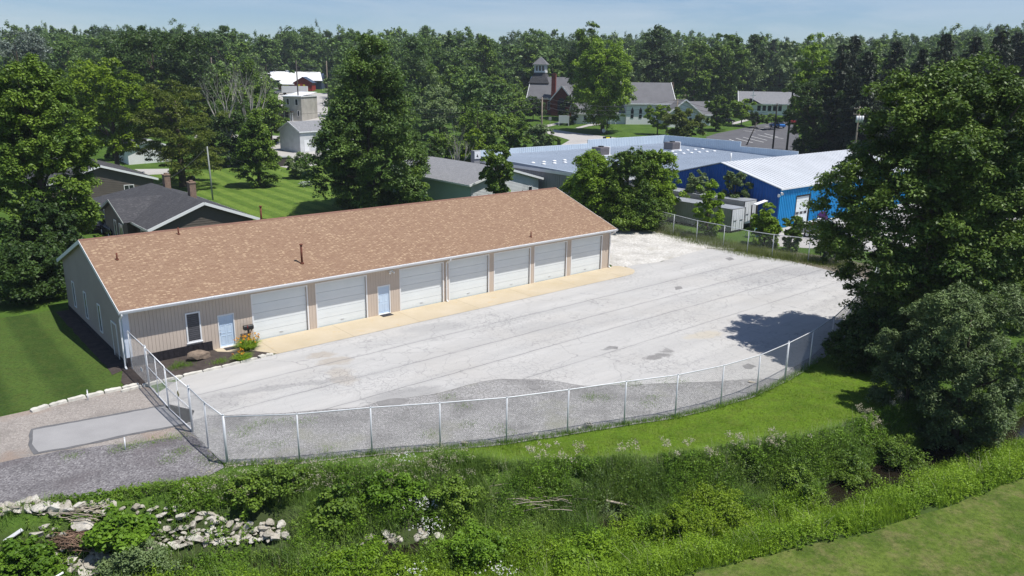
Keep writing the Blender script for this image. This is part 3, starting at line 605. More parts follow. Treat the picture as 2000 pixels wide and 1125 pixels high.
# overhead doors
for a, b in gar:
    mb = MB(); y = .09; n = 5; hh = (HD - .02) / n
    for k in range(n):
        z0 = .01 + k * hh; mb.box(a + .0, b - .0, y, y + .04, z0, z0 + hh - .016)
        mb.box(a + .02, b - .02, y - .006, y, z0 + hh * .5, z0 + hh * .5 + .012)
    mb.box(a, b, y + .041, y + .06, 0, HD)
    d = mb.build('overhead_door', M['door_white'], B0)
    mb = MB(); mb.box((a + b) / 2 - .12, (a + b) / 2 + .12, y - .03, y - .008, .28, .33); mb.build('handle', M['galv'], d)
    mb = MB(); mb.box(a - .09, a, -.035, .09, 0, HD + .0); mb.box(b, b + .09, -.035, .09, 0, HD + .0); mb.box(a - .09, b + .09, -.035, .09, HD, HD + .09)
    mb.build('frame', M['white'], d)
for i, (a, b) in enumerate(doors):
    mb = MB(); mb.box(a + .06, b - .06, .05, .09, .09, 2.06); d = mb.build('entry_door', M['door_blue'], B0)
    mb = MB(); c = (a + b) / 2
    for x0, x1 in ((a + .17, c - .05), (c + .05, b - .17)):
        for z0, z1 in ((.25, .78), (.92, 1.45), (1.6, 1.9)):
            for q in ((x0, x1, z0, z0 + .03), (x0, x1, z1 - .03, z1), (x0, x0 + .03, z0 + .03, z1 - .03), (x1 - .03, x1, z0 + .03, z1 - .03)): mb.box(q[0], q[1], .038, .05, q[2], q[3])
    mb.build('panel_moulding', M['door_blue'], d)
    mb = MB(); mb.box(a, a + .06, -.035, .09, 0, 2.13); mb.box(b - .06, b, -.035, .09, 0, 2.13); mb.box(a + .06, b - .06, -.035, .09, 2.06, 2.13); mb.box(a + .06, b - .06, -.06, .09, .0, .085); mb.build('frame', M['white'], d)
    mb = MB(); mb.tube([(a + .14, .05, 1.02), (a + .14, -.02, 1.02)], .03, 8); mb.build('door_handle', M['galv'], d); mb = MB(); mb.tube([(a + .14, .05, 1.18), (a + .14, .02, 1.18)], .028, 8); mb.build('lock', M['galv'], d)
def window(par, x0, x1, z0, z1, y=0., axis='x', s=-1, fr=.07, glass='glass', mull=True, name='window', mat='white'):
    """framed window standing proud of plane y; s = outward direction along the plane's normal"""
    q = (lambda a, b, c, d, e, f: (a, b, c, d, e, f)) if axis == 'x' else (lambda a, b, c, d, e, f: (c, d, a, b, e, f))
    mb = MB()
    for a, b, e, f in ((x0, x0 + fr, z0, z1), (x1 - fr, x1, z0, z1), (x0 + fr, x1 - fr, z0, z0 + fr), (x0 + fr, x1 - fr, z1 - fr, z1)): mb.box(*q(a, b, y, y + s * .05, e, f))
    if mull: c = (x0 + x1) / 2; mb.box(*q(c - fr * .35, c + fr * .35, y, y + s * .04, z0 + fr, z1 - fr))
    o = mb.build(name, M[mat], par)
    mb = MB(); mb.box(*q(x0 + fr, x1 - fr, y - s * .0, y + s * .02, z0 + fr, z1 - fr)); mb.build('pane', M[glass], o); return o
wf = window(B0, *win, y=-.018, mull=False, glass='blind', fr=.085)
mb = MB()
for k in range(13): z = .95 + k * .118; mb.box(win[0] + .1, win[1] - .1, -.046, -.039, z, z + .07)
mb.build('blind_slats', simple('blind_slats', (.10, .10, .11), .3, 6, .5), wf)
mb = MB(); mb.box(win[0] - .04, win[1] + .04, -.1, -.02, win[2] - .05, win[2]); mb.build('sill', M['white'], wf)
for v in (12.1, 8.85, 5.3): window(B0, v - .3, v + .3, .75, 2.55, y=-.018, axis='y', mull=False, fr=.06)
mb = MB(); mb.box(-.05, -.018, 1.55, 2.5, .1, 2.15); sd_ = mb.build('side_door', M['beige_shaded'], B0)
mb = MB(); mb.box(-.065, -.018, 1.47, 1.55, .1, 2.23); mb.box(-.065, -.018, 2.5, 2.58, .1, 2.23); mb.box(-.065, -.018, 1.55, 2.5, 2.15, 2.23); mb.build('frame', M['white'], sd_)
mb = MB(); mb.box(17.25, 17.55, -.14, -.02, 3.0, 3.12); mb.tube([(17.3, -.14, 3.03), (17.22, -.26, 2.97)], [.05, .08], 8); mb.tube([(17.5, -.14, 3.03), (17.58, -.26, 2.97)], [.05, .08], 8); mb.build('flood_light', M['white'], B0)
# meter and small wall fitting beside the left corner
# front things
def loc(t, v, z=0): return W(t, v, z)
o = MB(); o.box(-.42, .42, -.25, .25, 0, .018)
for k in range(14): o.box(-.4 + k * .057, -.4 + k * .057 + .03, -.23, .23, .018, .026)
m1 = o.build('doormat', M['mat']); m1.location = loc(5.8, -.42, .045); m1.rotation_euler = (0, 0, YAW); tag(m1, 'dark doormat on the step of the left pale blue door', 'doormat', 'doormats')
m2 = m1.copy(); COL.objects.link(m2); m2.location = loc(16.8, -.36, .048); tag(m2, 'dark doormat on the tan apron before the middle entry door', 'doormat', 'doormats')
t = thing('mailbox', 'black mailbox on a post beside the first overhead door', 'mailbox', loc(6.95, -.33, .04), YAW)
o = MB(); o.prism([(-.13, .98), (.13, .98), (.13, 1.12)] + [(.13 * math.cos(a), 1.12 + .13 * math.sin(a)) for a in np.linspace(.3, 2.84, 8)] + [(-.13, 1.12)], lambda p: (-.3, p[0], p[1]), lambda p: (.3, p[0], p[1])); o.build('box', M['black'], t)
o = MB(); o.box(-.05, .05, -.05, .05, 0, .96); o.box(-.25, .25, -.1, .1, .94, .975); o.obox((.05, 0, .6), (.22, 0, .94), .04, .04); o.build('post', M['pole_dark'], t)
o = MB(); o.box(-.1, -.07, -.15, -.135, 1.08, 1.26); o.build('flag', M['red'], t)
# rocks
def rock_mesh(seed, n=2):
    bm = bmesh.new(); bmesh.ops.create_icosphere(bm, subdivisions=n, radius=1); r = random.Random(seed)
    for v in bm.verts:
        d = v.co.copy(); k = 1.
        for j in range(5):
            a = Vector((r.uniform(-1, 1), r.uniform(-1, 1), r.uniform(-1, 1))) if False else None
        v.co = d
    rr = np.random.default_rng(seed); planes = [(Vector(rr.normal(size=3)).normalized(), rr.uniform(.38, .85)) for _ in range(12)]
    for v in bm.verts:
        for nrm, dd in planes:
            e = v.co.dot(nrm)
            if e > dd: v.co -= nrm * (e - dd)
        v.co += Vector(rr.normal(size=3) * .02)
    me = bpy.data.meshes.new('rock'); bm.to_mesh(me); bm.free(); return me
rk = rock_mesh(3, 3); rk.materials.append(M['boulder']); b_ = bpy.data.objects.new('boulder', rk); COL.objects.link(b_)
b_.location = loc(*S(390, 701), .25); b_.scale = (.78, .5, .42); b_.rotation_euler = (0, 0, YAW + .1); tag(b_, 'brown boulder lying in the mulch bed before the black skirting', 'boulder')
# kerb stones: each a thing
def kerb_run(pts, n, wdt, hgt, label, group, z=.03):
    P_ = [np.array(p[:2], float) for p in pts]; seg = [np.linalg.norm(b - a) for a, b in zip(P_, P_[1:])]; T = sum(seg)
    def at(s):
        for a, b, l in zip(P_, P_[1:], seg):
            if s <= l: return a + (b - a) * s / l
            s -= l
        return P_[-1]
    for k in range(n):
        a, b = at(T * k / n + .03), at(T * (k + 1) / n - .03); mid = (a + b) / 2; L_ = np.linalg.norm(b - a)
        mb = MB(); r = random.Random(k + n); ww = wdt * r.uniform(.85, 1.15); hh = hgt * r.uniform(.85, 1.1); ns = 7; vs = []
        for i in range(ns + 1):
            x = -L_ / 2 + L_ * i / ns; e = .82 if i in (0, ns) else 1
            j = lambda: r.uniform(-.018, .018)
            vs += [(x, -ww / 2 * e + j(), -.05), (x, -ww / 2 * e * .85 + j(), hh * e + j()), (x, ww / 2 * e * .85 + j(), hh * e + j()), (x, ww / 2 * e + j(), -.05)]
        fs = [(i * 4 + q, i * 4 + (q + 1) % 4, i * 4 + 4 + (q + 1) % 4, i * 4 + 4 + q) for i in range(ns) for q in range(4)] + [(0, 1, 2, 3), (ns * 4 + 3, ns * 4 + 2, ns * 4 + 1, ns * 4)]
        mb.add(vs, fs); o = mb.build('kerb_stone', M['kerb']); o.location = (mid[0], mid[1], z); o.rotation_euler = (0, 0, math.atan2(*(b - a)[::-1]))
        tag(o, label.replace('NTH', ['leftmost', 'second', 'third', 'fourth', 'fifth', 'sixth', 'seventh'][k]), 'kerb', group)
kerb_run([W(-1.3, -3.45), W(2.0, -3.28), W(3.7, -3.26), W(6.3, -3.12)], 7, .2, .12, 'NTH from the left of the pale kerb stones edging the mulch bed', 'kerb stones round the mulch bed')
kerb_run([W(6.4, -3.05), W(6.9, -2.9), W(7.3, -3.12)], 2, .32, .1, 'NTH short broken white kerb piece beside the daylilies', 'broken kerb pieces by the daylilies')
kerb_run([P(60, 806), P(110, 790), P(200, 769), P(272, 753)], 6, .3, .12, 'NTH from the left of the long pale kerb slabs between lawn and drive', 'kerb slabs along the left lawn')

# ------------------------------------------------------------------ chain link fences
WIRE_R = .0029
def chain_panel(a, b, z0, z1, sp=.075, r=WIRE_R):
    """two sets of diagonal wires as thin 3-sided bars filling the panel a-b (numpy arrays)"""
    a = np.array([a[0], a[1], 0.]); b = np.array([b[0], b[1], 0.]); Lp = np.linalg.norm(b - a); e = (b - a) / Lp; nn = np.array([-e[1], e[0], 0.]); hgt = z1 - z0
    st = sp * math.sqrt(2); V = []; Fc = []; c = 0
    for sgn in (1, -1):
        s0 = -hgt if sgn == 1 else 0.; s = s0 + st / 2
        while s < (Lp if sgn == 1 else Lp + hgt):
            # line x = s + sgn*z, z in 0..hgt
            za, zb = (max(0, -s), min(hgt, Lp - s)) if sgn == 1 else (max(0, s - Lp), min(hgt, s))
            if zb - za > .03:
                p0 = a + e * (s + sgn * za) + np.array([0, 0, z0 + za]); p1 = a + e * (s + sgn * zb) + np.array([0, 0, z0 + zb])
                d = (p1 - p0) / np.linalg.norm(p1 - p0); k = np.cross(d, nn); off = nn * r * sgn
                for p in (p0, p1):
                    for x, y in ((1, 0), (-.5, .87), (-.5, -.87)): V.append(p + off + k * r * x + nn * r * y)
                for q in range(3): Fc.append((c + q, c + (q + 1) % 3, c + 3 + (q + 1) % 3, c + 3 + q))
                c += 6
            s += st
    return V, Fc
def fence(label, pts, hgt, rail=.028, post=.036, zt=0., thick=(), group=None, sp=.075, base=.04, hexp=None):
    root = thing('chain_link_fence', label, 'fence', (pts[0][0], pts[0][1], 0), 0, group); off = np.array([pts[0][0], pts[0][1], 0])
    V = []; Fc = []
    for i, p in enumerate(pts):
        rr = post * 1.5 if i in thick else post; q = (p[0] - off[0], p[1] - off[1]); gz = h1(*p)
        mb = MB(); mb.tube([(q[0], q[1], gz - .3), (q[0], q[1], gz + hgt + (.09 if i in thick else .02))], rr, 10)
        mb.tube([(q[0], q[1], gz + hgt + (.09 if i in thick else .02)), (q[0], q[1], gz + hgt + (.13 if i in thick else .06))], [rr * 1.2, rr * .3], 10)
        mb.build('post', M['galv'], root)
    mb = MB(); mb.tube([(p[0] - off[0], p[1] - off[1], h1(*p) + hgt) for p in pts], rail, 8); mb.build('top_rail', M['galv'], root)
    for a, b in zip(pts, pts[1:]):
        v, f = chain_panel(a, b, base, hgt, sp); k = len(V); V += v; Fc += [tuple(k + i for i in q) for q in f]
    mesh_np('wire_mesh', np.array(V) - off, Fc, M['mesh'], root)
    return root
FH = 2.26
fence('long curving chain link fence along the grass verge in front of the yard', frontp + [(28.0, 58.5), (30.3, 63)], FH, thick=(0, 10), sp=.07)
bf = [(11.3, 94.5), (13.1, 89.2), (15.4, 86.0), (17.2, 82.5), (18.95, 79.2), (21.05, 76.6), (22.7, 74.0), (24.6, 72.4), (27.4, 70.7), (30.3, 68.3), (31.5, 65.5), (30.4, 63.05)]
fence('chain link fence at the back of the yard before the box trailers', bf, 2.2, sp=.1, thick=(0,))
fence('two-panel chain link fence between the gate and the drive corner', [(-14.90, 33.60), (-13.55, 31.98), (-12.2, 30.56)], FH, thick=(0,), sp=.07)
f_ = fence('short chain link fence panel from the building corner to the gate', [(-21.45, 41.45), (-19.35, 38.94)], FH, thick=(1,), sp=.07)
def gate(a, b, label):
    a = np.array(a); b = np.array(b); e = (b - a) / np.linalg.norm(b - a); a = a + e * .09; b = b - e * .06; L_ = float(np.linalg.norm(b - a))
    root = thing('gate_leaf', label, 'gate', (a[0], a[1], 0), math.atan2(e[1], e[0]), 'white tube gate leaves across the drive')
    z0, z1 = .09, FH - .02; mb = MB(); r = .026
    mb.tube([(0, 0, z0), (0, 0, z1)], r, 8); mb.tube([(L_, 0, z0), (L_, 0, z1)], r, 8); mb.tube([(0, 0, z0), (L_, 0, z0)], r, 8); mb.tube([(0, 0, z1), (L_, 0, z1)], r, 8); mb.build('frame', M['white'], root)
    mb = MB(); mb.tube([(0, 0, 1.2), (L_, 0, 1.2)], r * .85, 8); mb.build('mid_rail', M['white'], root)
    mb = MB(); mb.tube([(L_ * .5, 0, z0), (L_ * .5, 0, z1)], r * .85, 8); mb.build('upright', M['white'], root)
    v, f = chain_panel((0, 0), (L_, 0), z0, z1, .07); mesh_np('wire_mesh', v, f, M['mesh'], root)
    mb = MB(); mb.box(-.07, .02, -.03, .03, .35, .45); mb.box(-.07, .02, -.03, .03, 1.8, 1.9); mb.build('hinge', M['galv'], root)
    return root
g1 = gate((-19.35, 38.94), (-17.12, 36.18), 'white tube gate leaf next to the lawn kerb')
g2 = gate((-14.90, 33.60), (-17.08, 36.08), 'white tube gate leaf with a small yellowed plate, hung on the thick post')
mb = MB(); s_ = .17; mb.add([(0, -.05, s_), (s_, -.05, 0), (0, -.05, -s_), (-s_, -.05, 0), (0, -.04, s_), (s_, -.04, 0), (0, -.04, -s_), (-s_, -.04, 0)], [(0, 1, 2, 3), (7, 6, 5, 4), (0, 4, 5, 1), (1, 5, 6, 2), (2, 6, 7, 3), (3, 7, 4, 0)])
pl = mb.build('sign_plate', simple('yellowed_plate', (.42, .36, .14), .2, 8, .6), g2); pl.location = (1.32, .1, 1.5)
a = np.array((-21.45, 41.45)); b = np.array((-19.35, 38.94)); mb = MB(); mb.box(-.16, .16, -.012, .012, -.1, .1); mb.box(-.13, .13, -.02, -.012, .02, .04); mb.box(-.13, .13, -.02, -.012, -.04, -.02)
sp_ = mb.build('small_sign', M['box_white']); c_ = a + (b - a) * .72; sp_.location = (c_[0] - .06, c_[1] - .05, .75); sp_.rotation_euler = (0, 0, math.atan2(*(b - a)[::-1])); tag(sp_, 'small white sign low on the fence beside the building corner', 'sign')
def stake(px, py, hgt, label):
    p = P(px, py); mb = MB(); mb.tube([(0, 0, -.1), (.02, 0, hgt)], .03, 8); mb.tube([(.02, 0, hgt), (.02, 0, hgt + .03)], [.036, .02], 8); o = mb.build('marker_post', M['white']); o.location = (p[0], p[1], 0); tag(o, label, 'marker post', 'white marker posts by the drive')
stake(172, 782, .55, 'short white marker post in the kerb of the left lawn'); stake(245, 879, .6, 'short white marker post on the gravel below the drive')
# debris along the fence
def small_rock(name, px, py, s, rz, label, mat='rock', cat='rock', z=0, group=None, seed=5):
    me = rock_mesh(seed, 2); me.materials.append(M[mat]); o = bpy.data.objects.new(name, me); COL.objects.link(o); x, y = P(px, py, z)
    o.location = (x, y, h1(x, y) + s[2] * .4); o.scale = s; o.rotation_euler = (.1, .1, rz); return tag(o, label, cat, group)
small_rock('concrete_lump', 905, 867, (.28, .16, .1), .3, 'pale concrete lump at the foot of the front fence, leftmost of the three lumps')
small_rock('concrete_lump', 1046, 847, (.26, .15, .07), 1, 'flat pale stone behind the front fence, second lump from the left', seed=6)
small_rock('concrete_lump', 1132, 838, (.2, .12, .08), 1.6, 'pale stone next to the hollow block by the front fence', seed=7)
small_rock('concrete_lump', 1468, 747, (.3, .16, .07), .2, 'flat white stone on the gravel under the right curve of the fence', seed=8)
mb = MB()
for q in ((-.2, .2, -.1, -.07), (-.2, .2, .07, .1), (-.2, -.16, -.07, .07), (.16, .2, -.07, .07), (-.02, .02, -.07, .07)): mb.box(q[0], q[1], q[2], q[3], 0, .19)
o = mb.build('concrete_block', M['rock']); x, y = P(1146, 834); o.location = (x, y, .04); o.rotation_euler = (.5, .3, .7); tag(o, 'hollow concrete block tilted against the front fence', 'block')
mb = MB(); mb.obox((0, 0, 0), (2.6, -.9, .02), .14, .06); o = mb.build('timber_plank', M['driftwood']); x, y = P(1568, 506); o.location = (x, y, .05); tag(o, 'grey timber plank on the dirt by the last post of the back fence', 'plank', 'timber planks on the dirt')
mb = MB(); mb.obox((0, 0, 0), (2.0, -.8, .02), .14, .06); o = mb.build('timber_plank', M['driftwood']); x, y = P(1386, 478); o.location = (x, y, .05); tag(o, 'long pale timber at the edge of the white gravel below the back fence', 'plank', 'timber planks on the dirt')
mb = MB(); mb.obox((0, 0, 0), (2.4, -1.2, .02), .14, .06); o = mb.build('timber_plank', M['driftwood']); x, y = P(1450, 489); o.location = (x, y, .05); tag(o, 'pale timber lying below the green bush at the back fence', 'plank', 'timber planks on the dirt')

# ------------------------------------------------------------------ houses and other buildings in the street grid
def gable_house(name, label, cat, t0, t1, v0, v1, ze, zr, wallm, roofm, z=0., ov=.45, ridge='v', og=.4, trim='white', hip_back=0., rz=YAW, origin=None):
    """ridge 'v' runs along depth, 'u' along the front; local origin at (t0,v0)"""
    o = origin if origin else W(t0, v0, z); root = thing(name, label, cat, o, rz); Wd, Dp = t1 - t0, v1 - v0
    mb = MB(); mb.box(0, Wd, 0, Dp, -.6, ze - .02)
    if ridge == 'v':
        tb = (zr - ze) / (Wd / 2 + ov); f = lambda x: ze + (ov + (x if x < Wd / 2 else Wd - x)) * tb
        mb.prism([(0, ze - .02), (Wd, ze - .02), (Wd, f(Wd) - .12), (Wd / 2, f(Wd / 2) - .12), (0, f(0) - .12)], lambda p: (p[0], 0, p[1]), lambda p: (p[0], Dp - hip_back, p[1]))
        mb.build('wall', M[wallm], root)
        mb = MB(); x0, x1, y0, y1, c = -ov, Wd + ov, -og, Dp + og, Wd / 2; yr = y1 - hip_back
        vs = [(x0, y0, ze), (c, y0, zr), (x1, y0, ze), (x0, y1, ze), (c, yr, zr), (x1, y1, ze)]
        vs += [(p[0], p[1], p[2] - .1) for p in vs]
        mb.add(vs, [(0, 1, 4, 3), (1, 2, 5, 4), (3, 4, 5), (6, 9, 10, 7), (7, 10, 11, 8), (9, 11, 10), (0, 6, 7, 1), (1, 7, 8, 2), (0, 3, 9, 6), (2, 8, 11, 5), (3, 5, 11, 9)])
        rf = mb.build('roof', M[roofm], root)
        mb = MB()
        for a, b in (((x0, y0 - .03, ze - .1), (c, y0 - .03, zr - .1)), ((c, y0 - .03, zr - .1), (x1, y0 - .03, ze - .1))): mb.obox(a, b, .05, .26, (0, 0, 1))
        mb.box(x0 - .03, x0, y0, y1, ze - .22, ze - .01); mb.box(x1, x1 + .03, y0, y1, ze - .22, ze - .01)
        mb.build('fascia', M[trim], root)
    else:
        tb = (zr - ze) / (Dp / 2 + ov); f = lambda x: ze + (ov + (x if x < Dp / 2 else Dp - x)) * tb
        mb.prism([(0, ze - .02), (Dp, ze - .02), (Dp, f(Dp) - .12), (Dp / 2, f(Dp / 2) - .12), (0, f(0) - .12)], lambda p: (0, p[0], p[1]), lambda p: (Wd, p[0], p[1]))
        mb.build('wall', M[wallm], root)
        mb = MB(); y0, y1, x0, x1, c = -ov, Dp + ov, -og, Wd + og, Dp / 2
        vs = [(x0, y0, ze), (x0, c, zr), (x0, y1, ze), (x1, y0, ze), (x1, c, zr), (x1, y1, ze)]; vs += [(p[0], p[1], p[2] - .1) for p in vs]
        mb.add(vs, [(0, 3, 4, 1), (1, 4, 5, 2), (6, 7, 10, 9), (7, 8, 11, 10), (0, 1, 7, 6), (1, 2, 8, 7), (3, 9, 10, 4), (4, 10, 11, 5), (0, 6, 9, 3), (2, 5, 11, 8)])
        rf = mb.build('roof', M[roofm], root)
        mb = MB(); mb.box(x0, x1, y0 - .03, y0, ze - .22, ze - .01)
        for xx in (x0 - .03, x1 + .03):
            for a, b in (((xx, y0, ze - .1), (xx, c, zr - .1)), ((xx, c, zr - .1), (xx, y1, ze - .1))): mb.obox(a, b, .05, .26)
        mb.build('fascia', M[trim], root)
    root['_f'] = 0; del root['_f']
    return root, rf, f
def chimney(par, x, y, z0, z1, w_=.6, d_=.6, mat='brick_tan', name='chimney'):
    mb = MB(); mb.box(x - w_ / 2, x + w_ / 2, y - d_ / 2, y + d_ / 2, z0, z1); mb.box(x - w_ / 2 - .05, x + w_ / 2 + .05, y - d_ / 2 - .05, y + d_ / 2 + .05, z1, z1 + .1); mb.box(x - w_ / 4, x + w_ / 4, y - d_ / 4, y + d_ / 4, z1 + .1, z1 + .25); return mb.build(name, M[mat], par)
def clap(par, x0, x1, y, z0, z1, mat, axis='x', step=.22, s=-1, f=None):     # horizontal lap boards on a wall face
    mb = MB(); z = z0
    while z < z1:
        a, b = x0, x1
        if f:
            while a < b and f(a) - .15 < z + step: a += .1
            while b > a and f(b) - .15 < z + step: b -= .1
        if b - a > .3:
            pr = [(y, z), (y + s * .03, z), (y + s * .008, z + step - .01), (y, z + step - .01)]
            if axis == 'x': mb.prism(pr, lambda p: (a, p[0], p[1]), lambda p: (b, p[0], p[1]))
            else: mb.prism(pr, lambda p: (p[0], a, p[1]), lambda p: (p[0], b, p[1]))
        z += step
    return mb.build('siding', M[mat], par)
# brown house just behind
h, rf, f = gable_house('house', 'brown ranch house with dark grey roof right behind the garage building', 'house', 9.4, 18.6, 26.9, 47.5, 2.75, 4.75, 'house_taupe', 'roof_grey', ov=.5, hip_back=5.5)
clap(h, 0, 9.2, 0, .1, 4.6, 'house_taupe', f=f)
clap(h, .0, 20.4, 0, .1, 2.6, 'house_taupe', axis='y')
window(h, 1.75, 3.0, 1.4, 2.4, y=-.03); window(h, 5.9, 7.1, 1.4, 2.4, y=-.03)
window(h, 2.4, 3.4, .9, 2.2, y=-.03, axis='y'); window(h, 5.2, 6.2, .9, 2.2, y=-.03, axis='y'); window(h, 15.6, 16.5, 1.0, 2.2, y=-.03, axis='y')
mb = MB(); mb.box(-.08, -.03, 10.3, 11.2, .1, 2.15); mb.build('door', M['white'], h)
chimney(h, 6.0, 7.0, 3.4, 5.6, .6, .8); chimney(h, 6.1, 15.2, 3.6, 5.5, .6, .8)
mb = MB()   # cross gable on the left side of the roof
cy, hw, zc = 9.0, 4.6, 4.35
vs = [(-1.2, cy - hw, 2.72), (-1.2, cy, zc), (-1.2, cy + hw, 2.72), (4.0, cy - .05, zc + .02), (-.45, cy - hw, 2.76), (-.45, cy + hw, 2.76)]
mb.add(vs, [(0, 3, 1), (1, 3, 2), (0, 4, 3), (2, 3, 5)])
mb.add([(p[0], p[1], p[2] - .09) for p in vs], [(0, 1, 3), (1, 2, 3)])
mb.build('cross_gable_roof', M['roof_grey'], rf)
mb = MB(); mb.add([(-.8, cy - hw + .6, 0), (-.8, cy + hw - .6, 0), (-.8, cy + hw - .6, 2.75), (-.8, cy, zc - .15), (-.8, cy - hw + .6, 2.75), (0, cy - hw + .6, 0), (0, cy + hw - .6, 0), (0, cy + hw - .6, 2.75), (0, cy, zc - .15), (0, cy - hw + .6, 2.75)],
    [(0, 1, 2, 3, 4), (9, 8, 7, 6, 5), (0, 5, 6, 1), (1, 6, 7, 2), (0, 4, 9, 5)]); mb.build('cross_gable_wall', M['house_taupe'], h)
mb = MB(); mb.obox((-1.25, cy - hw, 2.62), (-1.25, cy, zc - .1), .05, .2); mb.obox((-1.25, cy, zc - .1), (-1.25, cy + hw, 2.62), .05, .2); mb.build('fascia', M['pole_grey'], rf)
window(h, cy - 2.4, cy - 1.2, .9, 2.2, y=-.8, axis='y'); window(h, cy - .2, cy + .6, .3, 2.3, y=-.8, axis='y', mull=False)
# second brown house
h, rf, f = gable_house('house', 'farther brown ranch house with two red brick chimneys at the left', 'house', 7.2, 19.4, 60.8, 78, 2.9, 4.95, 'house_taupe', 'roof_grey', ov=.5)
clap(h, 0, 12.2, 0, .1, 4.8, 'house_taupe', f=f); window(h, 2.6, 4.2, 1.1, 2.4, y=-.03); window(h, 8.6, 9.8, 1.3, 2.3, y=-.03)
chimney(h, 5.3, 3.3, 4.3, 5.75, .8, .7, 'brick'); chimney(h, 4.9, 10.5, 4.3, 5.75, .8, .7, 'brick')
# mint building
h, rf, f = gable_house('clapboard_building', 'pale mint clapboard building with sagging grey roof left of the oval tree', 'building', 46.6, 57.6, 29.2, 48, 3.55, 5.2, 'mint', 'roof_light', ov=.5)
clap(h, 0, 18.6, 0, .1, 3.4, 'mint', axis='y', step=.18)
clap(h, 0, 11, 0, .1, 5.0, 'box_white', step=.18, f=f)
window(h, 10.7, 11.7, .9, 2.5, y=-.03, axis='y', mat='black', mull=False); window(h, 15.4, 16.4, 1.2, 2.8, y=-.03, axis='y', mat='black', mull=False)
window(h, 9.2, 9.9, 1.9, 2.6, y=-.03, mull=False)
mb = MB(); mb.tube([(8.2, -.1, 0), (8.2, -.1, 2.2)], .05, 8); mb.build('pipe', M['pole_dark'], h)
# grey flat building
g_ = thing('warehouse', 'low grey metal warehouse with silver flat roof and white ribbed parapet', 'building', W(58.7, 17.6), YAW)
Wd, Dp, zf, zb = 41., 25.5, 4.55, 5.15
mb = MB(); mb.box(0, Wd, 0, Dp, -1, zf - .1)
for k in range(int(Dp / .4)): mb.box(-.04, 0, k * .4, k * .4 + .2, 0, zf - .12)
for k in range(int(Wd / .4)): mb.box(k * .4, k * .4 + .2, -.04, 0, 0, zf - .12)
mb.build('wall', M['grey_wall'], g_)
mb = MB(); mb.add([(-.15, -.15, zf), (Wd, -.15, zf), (Wd, Dp, zb), (-.15, Dp, zb), (-.15, -.15, zf - .3), (Wd, -.15, zf - .3), (Wd, Dp, zf - .3), (-.15, Dp, zf - .3)], [(0, 1, 2, 3), (7, 6, 5, 4), (0, 4, 5, 1), (1, 5, 6, 2), (2, 6, 7, 3), (3, 7, 4, 0)])
for k in range(1, 68): mb.box(k * .61, k * .61 + .035, -.15, -.1, zf, zf + .02)
gr = mb.build('roof', M['silver_roof'], g_)
zz = lambda y: zf + (zb - zf) * (y + .15) / (Dp + .15)
mb = MB()
for k in range(1, 68): x = k * .61; mb.obox((x, 0, zz(0) + .008), (x, Dp - .1, zz(Dp - .1) + .008), .03, .03)
mb.build('roof_seams', M['silver_roof'], gr)
mb = MB(); mb.box(-.2, -.15, -.15, Dp, zf - .32, zf + .06); mb.box(-.2, Wd, -.2, -.15, zf - .32, zf + .04); mb.build('eave_trim', M['white'], gr)
mb = MB(); mb.box(-.15, Wd + .3, Dp, Dp + .14, zf - .3, zb + .75); mb.box(22, Wd + .3, Dp - .001, Dp + .15, zb + .75, zb + 1.35)
for k in range(102): x = -.1 + k * .4; mb.box(x, x + .12, Dp - .04, Dp, zb, zb + (1.32 if x > 22 else .72))
mb.box(Wd, Wd + .14, 10, Dp, zf - .3, zb + 1.35); mb.box(Wd, Wd + .14, -.15, 10, zf - .3, zb + .6)
for k in range(64): y = k * .4; mb.box(Wd - .04, Wd, y, y + .12, zf + .3, (zb + 1.32 if y > 10 else zb + .57))
mb.build('parapet', M['parapet'], g_)
for px, py in ((1173, 306), (1312, 295)):
    t_, v_ = S(px, py, 4.8); x, y = t_ - 58.7, v_ - 17.6; a_ = MB(); z0 = zz(y); a_.box(x - 1.0, x + .9, y - .9, y + .9, z0 + .15, z0 + 1.25)
    for k in range(9): a_.box(x - .9 + k * .2, x - .9 + k * .2 + .1, y - .93, y - .9, z0 + .3, z0 + 1.1)
    u_ = a_.build('air_conditioner', M['ac'], g_); a_ = MB(); a_.tube([(x, y, z0 + 1.25), (x, y, z0 + 1.42)], .42, 14); a_.build('fan_ring', M['black'], u_)
    a_ = MB(); a_.box(x - 1.1, x + 1.3, y - 1, y + 1, z0, z0 + .15); a_.box(x + .9, x + 1.3, y - .7, y + .7, z0 + .2, z0 + 1.3); a_.build('duct', M['white'], u_)
for row, (pa, pb, n) in enumerate((((1041, 320), (1400, 290.5), 22), ((1062, 322), (1395, 296), 20))):
    ta, va = S(*pa, 4.85); tb_, vb = S(*pb, 4.85)
    for k in range(n):
        q = k / (n - 1); x, y = ta + (tb_ - ta) * q - 58.7, va + (vb - va) * q - 17.6
        if 0 < x < Wd - .5 and 0 < y < Dp - .5:
            a_ = MB(); a_.tube([(x, y, zz(y)), (x, y, zz(y) + .12), (x, y, zz(y) + .2)], [.3, .3, .12], 8); a_.build('roof_cap', M['white'], gr)
